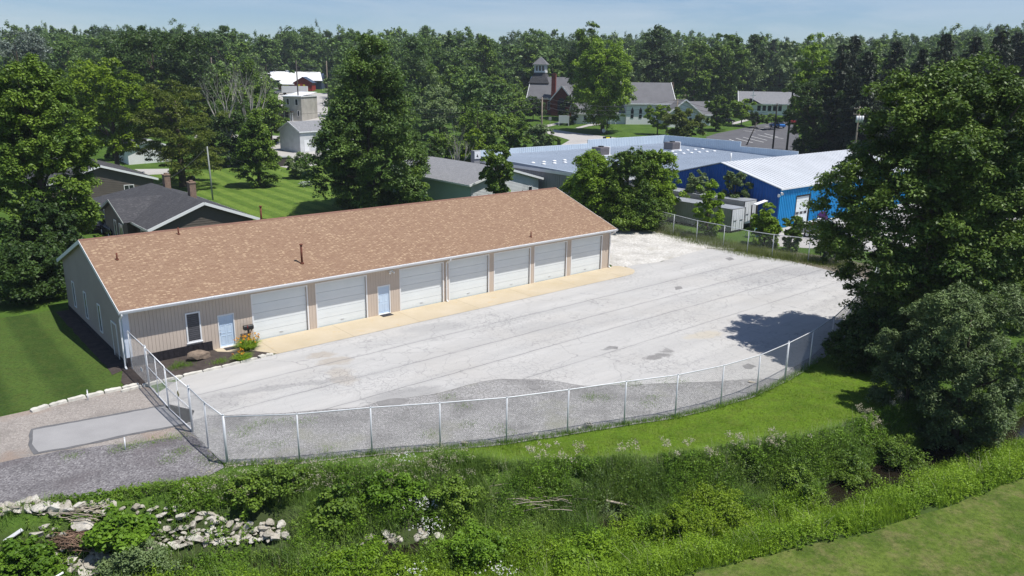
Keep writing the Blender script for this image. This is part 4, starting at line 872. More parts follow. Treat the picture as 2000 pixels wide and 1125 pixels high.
# signs on the warehouse edge
t_, v_ = S(1205, 283, 5.6); s1 = thing('roof_sign', 'yellow and black sign standing on the far edge of the silver roof', 'sign', W(t_, 43.4, 5.5), YAW)
mb = MB(); mb.box(-.9, .9, -.1, .1, 0, 1.3); mb.build('panel', M['black'], s1); mb = MB(); mb.box(-.35, .5, -.13, -.1, .1, 1.2); mb.build('face', M['yellow'], s1); mb = MB(); mb.prism([(-.1, .5), (.3, .5), (.2, .95), (0, .95)], lambda p: (p[0], -.15, p[1]), lambda p: (p[0], -.13, p[1])); mb.build('emblem', M['black'], s1)
s2 = thing('sign_pillar', 'grey pillar with a white square sign left of the warehouse roof', 'sign', W(57.4, 42.3, 0), YAW)
mb = MB(); mb.box(-.5, .5, -.4, .4, 0, 6.0); mb.build('pillar', M['grey_wall'], s2); mb = MB(); mb.box(-.5, .55, -.5, -.4, 4.9, 5.9); mb.build('sign_face', M['white'], s2)
mb = MB(); mb.prism([(-.2, 5.2), (.15, 5.1), (.05, 5.35), (-.05, 5.55)], lambda p: (p[0], -.52, p[1]), lambda p: (p[0], -.5, p[1])); mb.build('emblem', M['black'], s2)
# blue building
B1 = thing('blue_building', 'bright blue corrugated steel building with white roof behind the back fence', 'building', W(68.6, 1.2), YAW)
Wd, Dp, ze, zr = 32., 16., 4.6, 6.75
mb = MB(); mb.prism([(0, -1), (Dp, -1), (Dp, ze - .1), (Dp / 2, zr - .12), (0, ze - .1)], lambda p: (0, p[0], p[1]), lambda p: (.1, p[0], p[1]))
mb.prism([(0, -1), (Dp, -1), (Dp, ze - .1), (Dp / 2, zr - .12), (0, ze - .1)], lambda p: (Wd - .1, p[0], p[1]), lambda p: (Wd, p[0], p[1]))
mb.box(.1, Wd - .1, Dp - .1, Dp, -1, ze - .1)
k = 0.
while k < Dp - .2:
    zt = ze - .1 + (zr - ze) * (1 - abs(k + .08 - Dp / 2) / (Dp / 2)) - .05
    mb.add([(0, k, 0), (-.06, k + .05, 0), (-.06, k + .15, 0), (0, k + .2, 0), (0, k, zt), (-.06, k + .05, zt), (-.06, k + .15, zt), (0, k + .2, zt)], [(0, 1, 5, 4), (1, 2, 6, 5), (2, 3, 7, 6)]); k += .4
mb.build('gable_wall', M['blue_shaded'], B1)
mb = MB(); D0, D1, DH = 3.45, 6.5, 3.35
mb.box(0, D0, 0, .1, -1, ze - .1); mb.box(D1, Wd, 0, .1, -1, ze - .1); mb.box(D0, D1, 0, .1, DH, ze - .1); k = 0.
while k < Wd - .2:
    z0 = DH if D0 - .2 < k < D1 else 0
    mb.add([(k, 0, z0), (k + .05, -.07, z0), (k + .15, -.07, z0), (k + .2, 0, z0), (k, 0, ze - .12), (k + .05, -.07, ze - .12), (k + .15, -.07, ze - .12), (k + .2, 0, ze - .12)], [(0, 1, 5, 4), (1, 2, 6, 5), (2, 3, 7, 6)]); k += .36
mb.build('front_wall', M['blue_lit'], B1)
mb = MB(); zs = [(-.25, ze - .03), (Dp / 2, zr), (Dp + .25, ze - .03), (Dp + .25, ze - .13), (Dp / 2, zr - .1), (-.25, ze - .13)]
mb.prism(zs, lambda p: (-.2, p[0], p[1]), lambda p: (Wd + .2, p[0], p[1]))
wr = simple('white_painted_roof', (.52, .54, .57), .07, .35, .5, grain=.04)
rf = mb.build('roof', wr, B1); mb = MB()
for k in range(1, 46): x = k * .7; mb.obox((x, -.25, ze - .01), (x, Dp / 2, zr + .02), .03, .04)
mb.build('roof_ribs', wr, rf); mb = MB(); mb.box(-.24, Wd, -.3, -.25, ze - .2, ze - .02); mb.build('eave_trim', M['white'], rf)
mb = MB(); mb.tube([(2.2, Dp / 2 + .3, zr - .1), (2.2, Dp / 2 + .3, zr + .9)], .09, 8); mb.build('vent_pipe', M['white'], rf)
mb = MB()
for k in range(6): mb.box(D0 + .08, D1 - .08, .03, .08, .02 + k * .54, .02 + k * .54 + .525)
d = mb.build('roll_up_door', M['door_white'], B1); mb = MB()
for k in range(3): mb.box(D0 + .35 + k * .85, D0 + .35 + k * .85 + .65, .018, .03, 1.18, 1.5)
mb.build('door_window', M['glass'], d); mb = MB(); mb.box(D0 - .06, D0 + .08, -.1, .1, 0, DH + .1); mb.box(D1 - .08, D1 + .06, -.1, .1, 0, DH + .1); mb.box(D0 + .08, D1 - .08, -.1, .1, DH, DH + .1); mb.build('frame', M['black'], d)
mb = MB(); mb.tube([(-.1, -.2, ze - .5), (-.25, -.45, ze - .6)], [.1, .17], 10); mb.tube([(-.1, .1, ze - .7), (-.35, -.1, ze - .85)], [.1, .17], 10); mb.build('flood_light', M['white'], B1)
# box trailers
def trailer(label, t0, v0, wd, ln, zb_, zt, name='box_trailer'):
    r = thing(name, label, 'trailer', W(t0, v0), YAW, 'old box trailers behind the fence')
    mb = MB(); mb.box(0, wd, 0.02, ln, zb_, zt - .04)
    for k in range(int(ln / .3)): mb.box(-.02, 0, k * .3 + .1, k * .3 + .16, zb_ + .1, zt - .15)
    mb.build('body', M['box_grey'], r)
    mb = MB(); mb.box(-.04, wd + .04, -.02, ln, zt - .04, zt)
    for k in range(int(ln / .6)): mb.box(0, wd, k * .6 + .3, k * .6 + .34, zt, zt + .02)
    mb.build('roof', simple('dull_metal_roof', (.30, .32, .35), .2, .5, .6, grain=.3), r)
    for k in (0, 1):
        mb = MB(); a = .06 + k * (wd - .12) / 2; b = a + (wd - .12) / 2 - .03; mb.box(a, b, -.03, .02, zb_ + .08, zt - .12)
        for q in (.3, .7): mb.tube([(a + (b - a) * q, -.05, zb_ + .05), (a + (b - a) * q, -.05, zt - .1)], .02, 6)
        d = mb.build('rear_door', M['box_white'], r)
        mb = MB(); mb.box(a + (b - a) * .25, a + (b - a) * .75, -.075, -.055, zb_ + 1.1, zb_ + 1.16); mb.build('latch', M['black'], d)
    mb = MB()
    for x in (-.03, wd - .05): mb.box(x, x + .08, -.05, .0, zb_, zt)
    mb.box(-.03, wd + .03, -.05, 0, zb_ - .05, zb_ + .05); mb.build('frame', M['black'], r); return r
trailer('grey box trailer with white rear doors, nearest the back fence', 62.2, 2.9, 2.45, 12.2, .15, 2.62)
trailer('taller grey box trailer parked behind the nearer one, before the blue wall', 65.2, 3.4, 2.4, 11.5, .5, 3.15)
mb = MB(); mb.box(0, 2.6, 0, .08, 0, .08); r = thing('lean_to', 'dark open lean-to with a white tilted sheet beside the trailer doors', 'shed', W(65.0, 2.3), YAW)
mb = MB()
for x, y in ((0, 0), (2.6, 0), (2.6, 1)): mb.box(x - .05, x + .05, y - .05, y + .05, 0, 2.9)
mb.build('post', M['pole_dark'], r); mb = MB(); mb.add([(.6, -.2, 2.85), (2.8, -.2, 3.1), (2.8, .25, 3.15), (.6, .25, 2.9), (.6, -.2, 2.9), (2.8, -.2, 3.15), (2.8, .25, 3.2), (.6, .25, 2.95)], [(0, 1, 2, 3), (7, 6, 5, 4), (0, 4, 5, 1), (1, 5, 6, 2), (2, 6, 7, 3), (3, 7, 4, 0)]); mb.build('sheet_roof', M['white'], r)
# far structures -------------------------------------------------
def far_loc(px, py): return G(px, py)
# grey garage by the back street
gx, gy, gz_ = G(573, 295)
h, rf, f = gable_house('shed', 'pale grey gabled shed with blue-grey roof beside the big central maple', 'shed', 0, 6.2, 0, 8, 3.9, 5.6, 'box_white', 'roof_light', ov=.25, og=.25, rz=R_(-38), origin=(gx - 2.7, gy + .9, gz_))
mb = MB(); mb.box(6.2, 6.24, .9, 2.0, .1, 2.3); mb.build('door', M['white'], h)
# white two-storey house
gx, gy, gz_ = G(575, 236); D = gy
hh = thing('narrow_house', 'narrow white two-storey house with dark lower porch down the street', 'house', (gx - 2.6, gy, gz_), R_(-12))
mb = MB(); mb.box(0, 5.0, 0, 9, -.5, 6.0); mb.build('wall', M['box_grey'], hh); mb = MB(); mb.box(-.2, 5.2, -.3, 9.2, 6.0, 6.25); mb.add([(-.2, -.3, 6.25), (5.2, -.3, 6.25), (5.2, 9.2, 7.1), (-.2, 9.2, 7.1)], [(0, 1, 2, 3)]); mb.build('roof', M['white'], hh)
for x, z in ((.9, 4.0), (3.3, 3.9)): window(hh, x, x + .8, z, z + 1.6, mull=False, fr=.06)
window(hh, 3.8, 4.4, 1.2, 2.6, mull=False, fr=.06)
mb = MB(); mb.box(.3, 2.8, -1.2, 0, 2.3, 2.5); mb.box(.35, .5, -1.1, -.95, 0, 2.3); mb.box(2.5, 2.65, -1.1, -.95, 0, 2.3); mb.build('porch', M['pole_dark'], hh)
mb = MB(); mb.box(1.7, 2.5, -.06, 0, 0, 2.1); mb.build('door', M['white'], hh); mb = MB(); mb.box(.3, 1.3, -.05, 0, 0, 2.2); mb.build('dark_opening', M['black'], hh)
mb = MB(); mb.box(-4, -.3, 1, 8, -.5, 3.4); mb.build('side_wing', M['brick_tan'], hh)
# store with white roof, red building
gx, gy, gz_ = G(565, 174)
st = thing('store', 'dark blue store with long white roof at the end of the street', 'store', (gx - 11, gy, gz_), R_(4))
mb = MB(); mb.box(0, 24, 0, 14, -1, 3.6); mb.prism([(0, 3.6), (14, 3.6), (7, 6.4)], lambda p: (.1, p[0], p[1]), lambda p: (23.9, p[0], p[1])); mb.build('wall', M['navy'], st)
mb = MB(); vs = [(-.5, -.8, 3.5), (24.5, -.8, 3.5), (22.5, 7, 6.9), (-2.5, 7, 6.9), (-.5, 14.5, 3.5), (24.5, 14.5, 3.5)]; mb.add(vs, [(0, 1, 2, 3), (3, 2, 5, 4)]); mb.add([(a, b, c - .15) for a, b, c in vs], [(0, 3, 2, 1), (3, 4, 5, 2)]); mb.build('roof', M['white'], st)
mb = MB(); mb.tube([(9, 7, 6.7), (9, 7, 7.5), (9, 7, 8.1)], [.7, .7, .05], 10); mb.build('cupola', M['white'], st)
for x in (3, 4.4): mb = MB(); mb.box(x, x + .9, -.06, 0, .1, 2.2); mb.build('door', M['yellow'], st)
mb = MB(); mb.box(5, 11, -.1, 0, .8, 2.8); mb.build('shopfront', simple('blue_front', (.16, .2, .27), .1, 1, .6), st)
gx, gy, gz_ = G(592, 176)
st = thing('red_store', 'small dark red store with white porch roof near the blue store', 'store', (gx - 7.5, gy - 8, gz_ - .3), R_(4))
mb = MB(); mb.box(6, 13, 0, 8, -1, 3.4); mb.prism([(6, 3.4), (13, 3.4), (9.5, 5.4)], lambda p: (p[0], 0, p[1]), lambda p: (p[0], 8, p[1])); mb.build('wall', M['red'], st)
mb = MB(); mb.box(0, 6, 0, 8, -1, 2.6); mb.build('side_wing', M['brick'], st)
mb = MB(); mb.add([(-.5, -.8, 2.6), (6.2, -.8, 2.6), (6.8, 5, 4.6), (.8, 5, 4.6)], [(0, 1, 2, 3)]); mb.add([(-.5, -.8, 2.45), (6.2, -.8, 2.45), (6.8, 5, 4.45), (.8, 5, 4.45)], [(3, 2, 1, 0)]); mb.build('porch_roof', M['white'], st)
mb = MB(); vs = [(5.6, -.4, 3.2), (9.5, -.4, 5.5), (13.4, -.4, 3.2), (5.6, 8.4, 3.2), (9.5, 8.4, 5.5), (13.4, 8.4, 3.2)]; mb.add(vs, [(0, 1, 4, 3), (1, 2, 5, 4)]); mb.build('roof', M['navy'], st)
for x in (7.5, 9.5): mb = MB(); mb.box(x, x + .8, -.06, 0, .8, 2.6); mb.build('window', M['yellow'], st)
mb = MB(); mb.box(2, 4, -.06, 0, .6, 2.4); mb.build('shop_window', M['yellow'], st)
# shed at the left, white walls
gx, gy, gz_ = G(252, 322)
h, rf, f = gable_house('garage', 'white-walled garage with dark roof under the olive tree', 'garage', 0, 7, 0, 8, 2.7, 4.2, 'white', 'roof_grey', ov=.3, ridge='v', rz=YAW, origin=(gx, gy, gz_))
mb = MB(); mb.box(2.6, 5.6, -.05, 0, 0, 2.2); mb.build('garage_door', M['door_white'], h)
# brick church
gx, gy, gz_ = G(1052, 222)
ch = thing('brick_church', 'red brick church with grey roofs, tall chimney and small white belfry', 'church', (gx - 3, gy, gz_), R_(-14))
def gab(root, x0, x1, y0, y1, ze, zr, wm, rm, ridge='x', ov=.5, trim='white', nm=''):
    mb = MB(); mb.box(x0, x1, y0, y1, -1.5, ze)
    if ridge == 'x':
        c = (y0 + y1) / 2; mb.prism([(y0, ze), (y1, ze), (c, zr - .15)], lambda p: (x0, p[0], p[1]), lambda p: (x1, p[0], p[1]))
        vs = [(x0 - ov, y0 - ov, ze - .25), (x1 + ov, y0 - ov, ze - .25), (x1 + ov, c, zr), (x0 - ov, c, zr), (x0 - ov, y1 + ov, ze - .25), (x1 + ov, y1 + ov, ze - .25)]
        tr = [((x0 - ov - .05, y0 - ov, ze - .3), (x0 - ov - .05, c, zr)), ((x0 - ov - .05, c, zr), (x0 - ov - .05, y1 + ov, ze - .3)), ((x1 + ov + .05, y0 - ov, ze - .3), (x1 + ov + .05, c, zr)), ((x0 - ov, y0 - ov - .03, ze - .35), (x1 + ov, y0 - ov - .03, ze - .35))]
    else:
        c = (x0 + x1) / 2; mb.prism([(x0, ze), (x1, ze), (c, zr - .15)], lambda p: (p[0], y0, p[1]), lambda p: (p[0], y1, p[1]))
        vs = [(x0 - ov, y0 - ov, ze - .25), (x0 - ov, y1 + ov, ze - .25), (c, y1 + ov, zr), (c, y0 - ov, zr), (x1 + ov, y0 - ov, ze - .25), (x1 + ov, y1 + ov, ze - .25)]
        tr = [((x0 - ov, y0 - ov - .05, ze - .3), (c, y0 - ov - .05, zr)), ((c, y0 - ov - .05, zr), (x1 + ov, y0 - ov - .05, ze - .3)), ((x0 - ov - .03, y0 - ov, ze - .35), (x0 - ov - .03, y1 + ov, ze - .35))]
    mb.build('wall', M[wm], root)
    mb = MB(); mb.add(vs, [(0, 1, 2, 3), (3, 2, 5, 4)]); mb.add([(a, b, c_ - .15) for a, b, c_ in vs], [(3, 2, 1, 0), (4, 5, 2, 3)]); r = mb.build('roof', M[rm], root)
    mb = MB(); [mb.obox(a, b, .12, .3) for a, b in tr]; mb.build('trim', M[trim], r); return r
M['roof_mid'] = simple('mid_grey_roof', (.15, .15, .16), .1, .6, .9, grain=.2)
r1 = gab(ch, 0, 13, 0, 11, 4.6, 10.4, 'brick', 'roof_mid')
gab(ch, 7.6, 13.5, -4.2, 3, 4.4, 8.0, 'brick', 'roof_mid', 'y', ov=.35)
chimney(ch, 7.4, -.2, 0, 11.2, 1.2, 1.2, 'brick')
mb = MB(); mb.tube([(10.5, -4.24, 3.6), (10.5, -4.3, 3.6)], 1.1, 16); mb.box(9.4, 11.6, -4.3, -4.24, 1.2, 3.6); mb.build('arched_window', M['blind'], ch)
mb = MB(); mb.tube([(-.02, 5.5, 6.2), (-.1, 5.5, 6.2)], .8, 14); mb.build('round_window', M['brick_tan'], ch)
for x in (1.5, 3.6, 5.7): window(ch, x, x + .7, 1.2, 3.6, mull=False, fr=.08)
cp = MB(); cp.box(-.6, 4.8, 3.6, 8.8, -1, 8.6); cp.add([(-1.0, 3.2, 8.6), (5.2, 3.2, 8.6), (5.2, 9.2, 8.6), (-1, 9.2, 8.6), (.6, 4.8, 11.6), (3.6, 4.8, 11.6), (3.6, 7.6, 11.6), (.6, 7.6, 11.6)], [(0, 1, 5, 4), (1, 2, 6, 5), (2, 3, 7, 6), (3, 0, 4, 7), (4, 5, 6, 7)]); twr = cp.build('tower', M['roof_grey'], ch)
cp = MB(); cp.box(.4, 3.8, 4.6, 7.8, 11.6, 12.1); cp.box(.3, 3.9, 4.5, 7.9, 13.6, 13.9)
for x in (.5, 1.5, 2.5, 3.45):
    for y in (4.7, 7.5): cp.box(x, x + .25, y, y + .25, 12.1, 13.6)
for y in (5.6, 6.5):
    for x in (.5, 3.45): cp.box(x, x + .25, y, y + .25, 12.1, 13.6)
cp.build('belfry', M['white'], twr); cp = MB(); cp.box(.9, 3.3, 5.1, 7.3, 12.1, 13.6); cp.build('louvres', M['glass'], twr)
cp = MB(); cp.add([(-.1, 4.1, 13.9), (4.3, 4.1, 13.9), (4.3, 8.3, 13.9), (-.1, 8.3, 13.9), (2.1, 6.2, 16.2)], [(0, 1, 4), (1, 2, 4), (2, 3, 4), (3, 0, 4), (3, 2, 1, 0)]); cp.build('spire_roof', M['roof_mid'], twr)
# white church
gx, gy, gz_ = G(1222, 243)
wc = thing('white_church', 'white church with grey roof and pointed windows right of the tall bright tree', 'church', (gx, gy, gz_), R_(6))
r1 = gab(wc, 0, 12.5, 0, 11, 5.6, 10.6, 'white', 'roof_mid', 'x')
r2 = gab(wc, 9.5, 17.5, -6.5, 5, 3.4, 6.6, 'white', 'roof_mid', 'y')
r3 = gab(wc, 12, 22, -2, 6, 3.0, 6.0, 'white', 'roof_mid', 'x')
r4 = gab(wc, -13, 0, 1, 8, 3.0, 5.4, 'white', 'roof_mid', 'x')
chimney(wc, 14.2, 8, 4, 10.5, .7, .7, 'brick_tan')
for x in (1.2, 3.4, 5.7, 8.0):
    mb = MB(); mb.prism([(x, 1.6), (x + .75, 1.6), (x + .75, 3.6), (x + .375, 4.4), (x, 3.6)], lambda p: (p[0], -.06, p[1]), lambda p: (p[0], 0, p[1])); wn = mb.build('pointed_window', M['glass'], wc)
    mb = MB(); mb.box(x - .05, x + .8, -.09, -.06, 2.55, 2.7); mb.build('bar', M['white'], wn)
for x in (10.7, 12.6, 14.6): window(wc, x, x + .9, .9, 2.2, y=-6.5, mull=False)
for x in (-11, -8, -5, -2.4): window(wc, x, x + .9, .8, 2.1, y=1, mull=False)
mb = MB(); mb.box(-4, -2.6, .2, 1, 2.3, 2.5); mb.box(-4, -3.85, .2, .35, 0, 2.3); mb.box(-2.75, -2.6, .2, .35, 0, 2.3); mb.build('porch', M['white'], wc)
# church hall
gx, gy, gz_ = G(1463, 223)
hl = thing('church_hall', 'long low church hall with pale grey roof and a cross at the far right', 'hall', (gx - 3, gy, gz_), R_(-12))
gab(hl, 0, 18, 0, 11, 3.4, 6.6, 'white', 'roof_light', 'x'); mb = MB()
mb.add([(0, -2.0, 2.9), (6.5, -2.0, 2.9), (3, -1.9, 4.7), (3, 4, 4.75), (0, 1, 2.9), (6.5, 1, 2.9)], [(0, 2, 3, 4), (2, 1, 5, 3)]); mb.build('porch_roof', M['roof_grey'], hl)
for k in range(5): window(hl, 5 + k * 1.5, 6.2 + k * 1.5, 1.0, 2.7, mull=False, fr=.1)
mb = MB(); mb.box(13.6, 18.02, -.05, 0, 0, 3.0); mb.build('brick_panel', M['brick_tan'], hl)
x_, y_, z_ = 3.4, -2.2, 2.9; mb = MB(); mb.box(x_ - .1, x_ + .1, y_, y_ + .15, z_ + 1.0, z_ + 4.0); mb.box(x_ - .8, x_ + .8, y_, y_ + .15, z_ + 2.6, z_ + 2.8); mb.build('cross', M['white'], hl)
mb = MB(); mb.box(18.4, 26, 1, 9, -1, 3.0); mb.build('brick_wing', M['brick'], hl); mb = MB(); mb.add([(18, .5, 3), (26.5, .5, 3), (26.5, 5, 5.5), (18, 5, 5.5), (18, 9.5, 3), (26.5, 9.5, 3)], [(0, 1, 2, 3), (3, 2, 5, 4)]); mb.build('brick_wing_roof', M['roof_light'], hl)
# gravestones in the churchyard
gsm = MB(); gsm.prism([(-.35, 0), (.35, 0), (.35, .9), (.2, 1.15), (-.2, 1.15), (-.35, .9)], lambda p: (p[0], -.1, p[1]), lambda p: (p[0], .1, p[1])); gsm.box(-.5, .5, -.2, .2, -.2, .12)
g0 = gsm.build('gravestone', M['rock']); rr = random.Random(4)
for k in range(34):
    o = g0 if k == 0 else g0.copy()
    if k: COL.objects.link(o)
    x, y, z = G(rr.uniform(1335, 1425), rr.uniform(190, 207)); o.location = (x, y, z); s_ = rr.uniform(.8, 1.7); o.scale = (s_, s_, s_); o.rotation_euler = (0, 0, rr.uniform(-.3, .3)); tag(o, 'pale gravestone in the churchyard below the dark trees', 'gravestone', 'gravestones in the churchyard')
# church notice board and small signs
x, y, z = G(1101, 246); t = thing('notice_board', 'white notice board on two posts on the church lawn', 'sign', (x, y, z), R_(-10))
mb = MB(); mb.box(-1.3, 1.3, -.1, .1, .7, 2.6); mb.build('board', M['white'], t); mb = MB(); mb.box(-1.3, -1.15, -.12, .12, 0, .7); mb.box(1.15, 1.3, -.12, .12, 0, .7); mb.build('post', M['white'], t)
x, y, z = G(1074, 250); t = thing('street_sign', 'small road sign on a post by the church walk', 'sign', (x, y, z), 0)
mb = MB(); mb.tube([(0, 0, 0), (0, 0, 2.6)], .05, 6); mb.build('post', M['pole_grey'], t); mb = MB(); mb.box(-.35, .35, -.08, -.04, 1.9, 2.7); mb.build('plate', M['pole_grey'], t)
x, y, z = G(1179, 261); t = thing('round_sign', 'round white disc sign at the kerb under the shade of the tall tree', 'sign', (x, y, z), 0)
mb = MB(); mb.tube([(0, -.05, .7), (0, .05, .7)], .45, 14); mb.build('disc', M['white'], t); mb = MB(); mb.tube([(0, .08, 0), (0, .08, .7)], .04, 6); mb.build('post', M['pole_grey'], t)

# ------------------------------------------------------------------ vehicles
def car(label, x, y, z, rz, paint, group=None, kind='car'):
    r = thing('pickup_truck' if kind == 'pickup' else 'parked_car', label, 'pickup' if kind == 'pickup' else 'car', (x, y, z), rz, group)
    mb = MB(); Wc = .88
    if kind == 'pickup': prof = [(-2.6, .45), (-2.6, 1.05), (-.55, 1.08), (.95, 1.1), (2.5, 1.02), (2.65, .8), (2.65, .45)]; cab = [(-.6, 1.07), (-.45, 1.75), (.55, 1.78), (1.15, 1.1)]
    else: prof = [(-2.2, .38), (-2.25, .8), (-2.0, .98), (-1.0, 1.0), (1.0, .98), (2.0, .85), (2.25, .65), (2.2, .38)]; cab = [(-1.75, .97), (-1.1, 1.43), (.35, 1.45), (1.15, .97)]
    mb.prism(prof, lambda p: (p[0], -Wc, p[1]), lambda p: (p[0], Wc, p[1]))
    c2 = [(a + (.06 if a < 0 else -.06), b + .01) for a, b in cab]
    mb.add([(cab[1][0] + .03, -Wc * .74, cab[1][1]), (cab[2][0] - .03, -Wc * .74, cab[2][1]), (cab[2][0] - .03, Wc * .74, cab[2][1]), (cab[1][0] + .03, Wc * .74, cab[1][1]), (cab[1][0] + .03, -Wc * .74, cab[1][1] + .05), (cab[2][0] - .03, -Wc * .74, cab[2][1] + .05), (cab[2][0] - .03, Wc * .74, cab[2][1] + .05), (cab[1][0] + .03, Wc * .74, cab[1][1] + .05)],
        [(0, 3, 2, 1), (4, 5, 6, 7), (0, 1, 5, 4), (1, 2, 6, 5), (2, 3, 7, 6), (3, 0, 4, 7)])
    mb.build('body', M[paint], r)
    mb = MB(); n = 4; vs = [(a, -Wc * (.93 if i in (0, 3) else .74), b) for i, (a, b) in enumerate(cab)] + [(a, Wc * (.93 if i in (0, 3) else .74), b) for i, (a, b) in enumerate(cab)]
    mb.add(vs, [(0, 1, 2, 3), (7, 6, 5, 4), (0, 4, 5, 1), (2, 6, 7, 3), (1, 5, 6, 2)]); mb.build('window', M['glass'], r)
    for sx in (-1.4, 1.4) if kind == 'car' else (-1.65, 1.7):
        for sy in (-1, 1):
            w_ = MB(); w_.tube([(sx, sy * (Wc - .16), .34), (sx, sy * (Wc + .03), .34)], .34, 14); o = w_.build('wheel', M['tyre'], r)
            w_ = MB(); w_.tube([(sx, sy * (Wc + .03), .34), (sx, sy * (Wc + .045), .34)], .19, 10); w_.build('rim', M['galv'], o)
    if kind == 'pickup': mb = MB(); mb.box(-2.5, -.7, -.72, .72, 1.06, 1.09); mb.build('bed_liner', M['black'], r)
    for sy in (-.62, .62): mb = MB(); f_ = prof[-2][0] if kind == 'pickup' else 2.2; mb.box(f_ - .03, f_ + .05, sy - .16, sy + .16, .66, .8); mb.build('headlight', M['white'], r)
    return r
x, y = P(1598, 470); car('dark pickup truck with grey cab behind the back fence at the blue building', x + 1.2, y + 1.5, .02, R_(-28), 'cars', kind='pickup')
x, y = P(182, 450); car('black car parked beside the near brown house, left one', x, y, .02, YAW + 1.4, 'carb')
x, y = P(212, 462); car('dark car parked beside the near brown house, right behind the tan roof ridge', x + .5, y + .4, .02, YAW + 1.57, 'carb')
for px, py, p_, l_, r_ in ((1518, 250, 'carbl', 'blue car at the far edge of the church car park', 1.9), (1560, 243, 'carr', 'red car half under the dark trees right of the church hall', .4), (1330, 241, 'carb', 'black car parked before the white church under the tall tree, right one', .2),
                           (1200, 241, 'carb', 'black car parked before the white church in the tall tree shade', .1), (1418, 241, 'carb', 'dark car by the drive between the round trees and the hall', .3),
                           (543, 176, 'carw', 'white car in the far store lot, left end', .2), (548, 184, 'cars', 'silver car in the far store lot, nearest on the left', .5), (556, 173, 'carw', 'white car before the blue store, right of the left one', .3), (560, 181, 'carb', 'dark car in the far store lot', .1)):
    x, y, z = G(px, py); car(l_, x, y, z + .08, r_, p_)
gx, gy, gz_ = G(572, 186); mb = MB(); mb.box(0, 9, 0, 2.5, .9, 3.2); t = thing('white_trailer', 'white box trailer in the far store lot above the narrow house', 'trailer', (gx - 4, gy, gz_), R_(3)); mb.build('body', M['carw'], t)
mb = MB(); [mb.tube([(q, -.05, .5), (q, .3, .5)], .45, 10) for q in (1.2, 7.2, 8.2)]; mb.build('wheel', M['tyre'], t)
# shed on the lawn edge, bench, grill
x, y, z = G(556, 325); t = thing('dark_shed', 'small dark utility box at the far edge of the back lawn', 'shed', (x, y, z), YAW); mb = MB(); mb.box(-1.3, 1.3, 0, 1.6, 0, 1.5); mb.build('body', M['pole_dark'], t); mb = MB(); mb.box(-1.4, 1.4, -.1, 1.7, 1.5, 1.58); mb.build('lid', M['pole_grey'], t)
x, y, z = G(598, 365); t = thing('picnic_table', 'grey picnic table at the right edge of the back lawn', 'table', (x, y, z), YAW)
mb = MB(); mb.box(-.9, .9, -.35, .35, .72, .76); mb.build('tabletop', M['pole_grey'], t); mb = MB(); mb.box(-.9, .9, -.85, -.6, .42, .46); mb.box(-.9, .9, .6, .85, .42, .46); mb.build('bench', M['pole_grey'], t)
for sx in (-.6, .6): mb = MB(); mb.obox((sx, -.75, 0), (sx, .2, .72), .06, .08); mb.obox((sx, .75, 0), (sx, -.2, .72), .06, .08); mb.build('leg', M['pole_grey'], t)
x, y, z = G(375, 362); t = thing('covered_grill', 'dark covered garden grill on the back lawn beside the grey pole', 'grill', (x, y, z), .4)
mb = MB(); mb.tube([(0, 0, 0), (0, 0, .5), (0, 0, .9), (0, 0, 1.3), (0, 0, 1.4)], [.35, .3, .6, .5, .2], 12); mb.build('cover', M['black'], t); mb = MB(); mb.box(-1.1, -.5, -.3, .3, .75, .85); mb.box(.5, 1.1, -.3, .3, .85, .95); mb.build('side_shelf', M['black'], t)
x, y = P(1295, 462, .0); mb = MB()
for z in (.1, .9): mb.tube([(-.9, 0, z), (.9, .2, z)], .04, 6)
mb.tube([(-.9, 0, 0), (-.6, .1, 1.1)], .04, 6); mb.tube([(.9, .2, 0), (.75, .2, .95)], .04, 6); mb.tube([(-.6, .1, 1.1), (.75, .2, .95)], .04, 6)
x, y = P(1260, 450); o = mb.build('metal_frame', M['black']); o.location = (x, y, 0); o.rotation_euler = (0, 0, -.3); tag(o, 'black metal frame standing in the weeds at the back fence', 'frame')
x, y = P(1480, 462); o = MB(); o.tube([(0, 0, 0), (0, 0, .85)], [.28, .3], 12); o = o.build('blue_barrel', M['carbl']); o.location = (x, y, 0); tag(o, 'blue barrel behind the back fence by the lean-to', 'barrel')
x, y = P(1466, 463); o = MB(); o.box(-.5, .5, -.3, .3, .7, .76); [o.box(a, a + .05, b, b + .05, 0, .7) for a in (-.48, .43) for b in (-.28, .23)]; o = o.build('green_bench', simple('faded_green', (.25, .36, .30), .1, 2)); o.location = (x, y, 0); o.rotation_euler = (0, 0, .5); tag(o, 'faded green small table behind the back fence', 'table')
for k, (px, py, s, m_, l_) in enumerate(((1583, 440, .45, 'white', 'white rubbish bag at the foot of the bright blue wall'), (1597, 437, .5, 'carw', 'larger white rubbish bag beside the blue wall, right one'), (1606, 434, .6, 'purple', 'purple bundle at the corner of the blue wall'), (1590, 441, .25, 'red', 'small red bag between the white bags'))):
    me = rock_mesh(20 + k, 2); me.materials.append(M[m_]); o = bpy.data.objects.new('rubbish_bag', me); COL.objects.link(o); x, y = P(px, py); o.location = (x, y, s * .6); o.scale = (s * 1.2, s, s * (2 if m_ == 'purple' else .8)); tag(o, l_, 'bag')

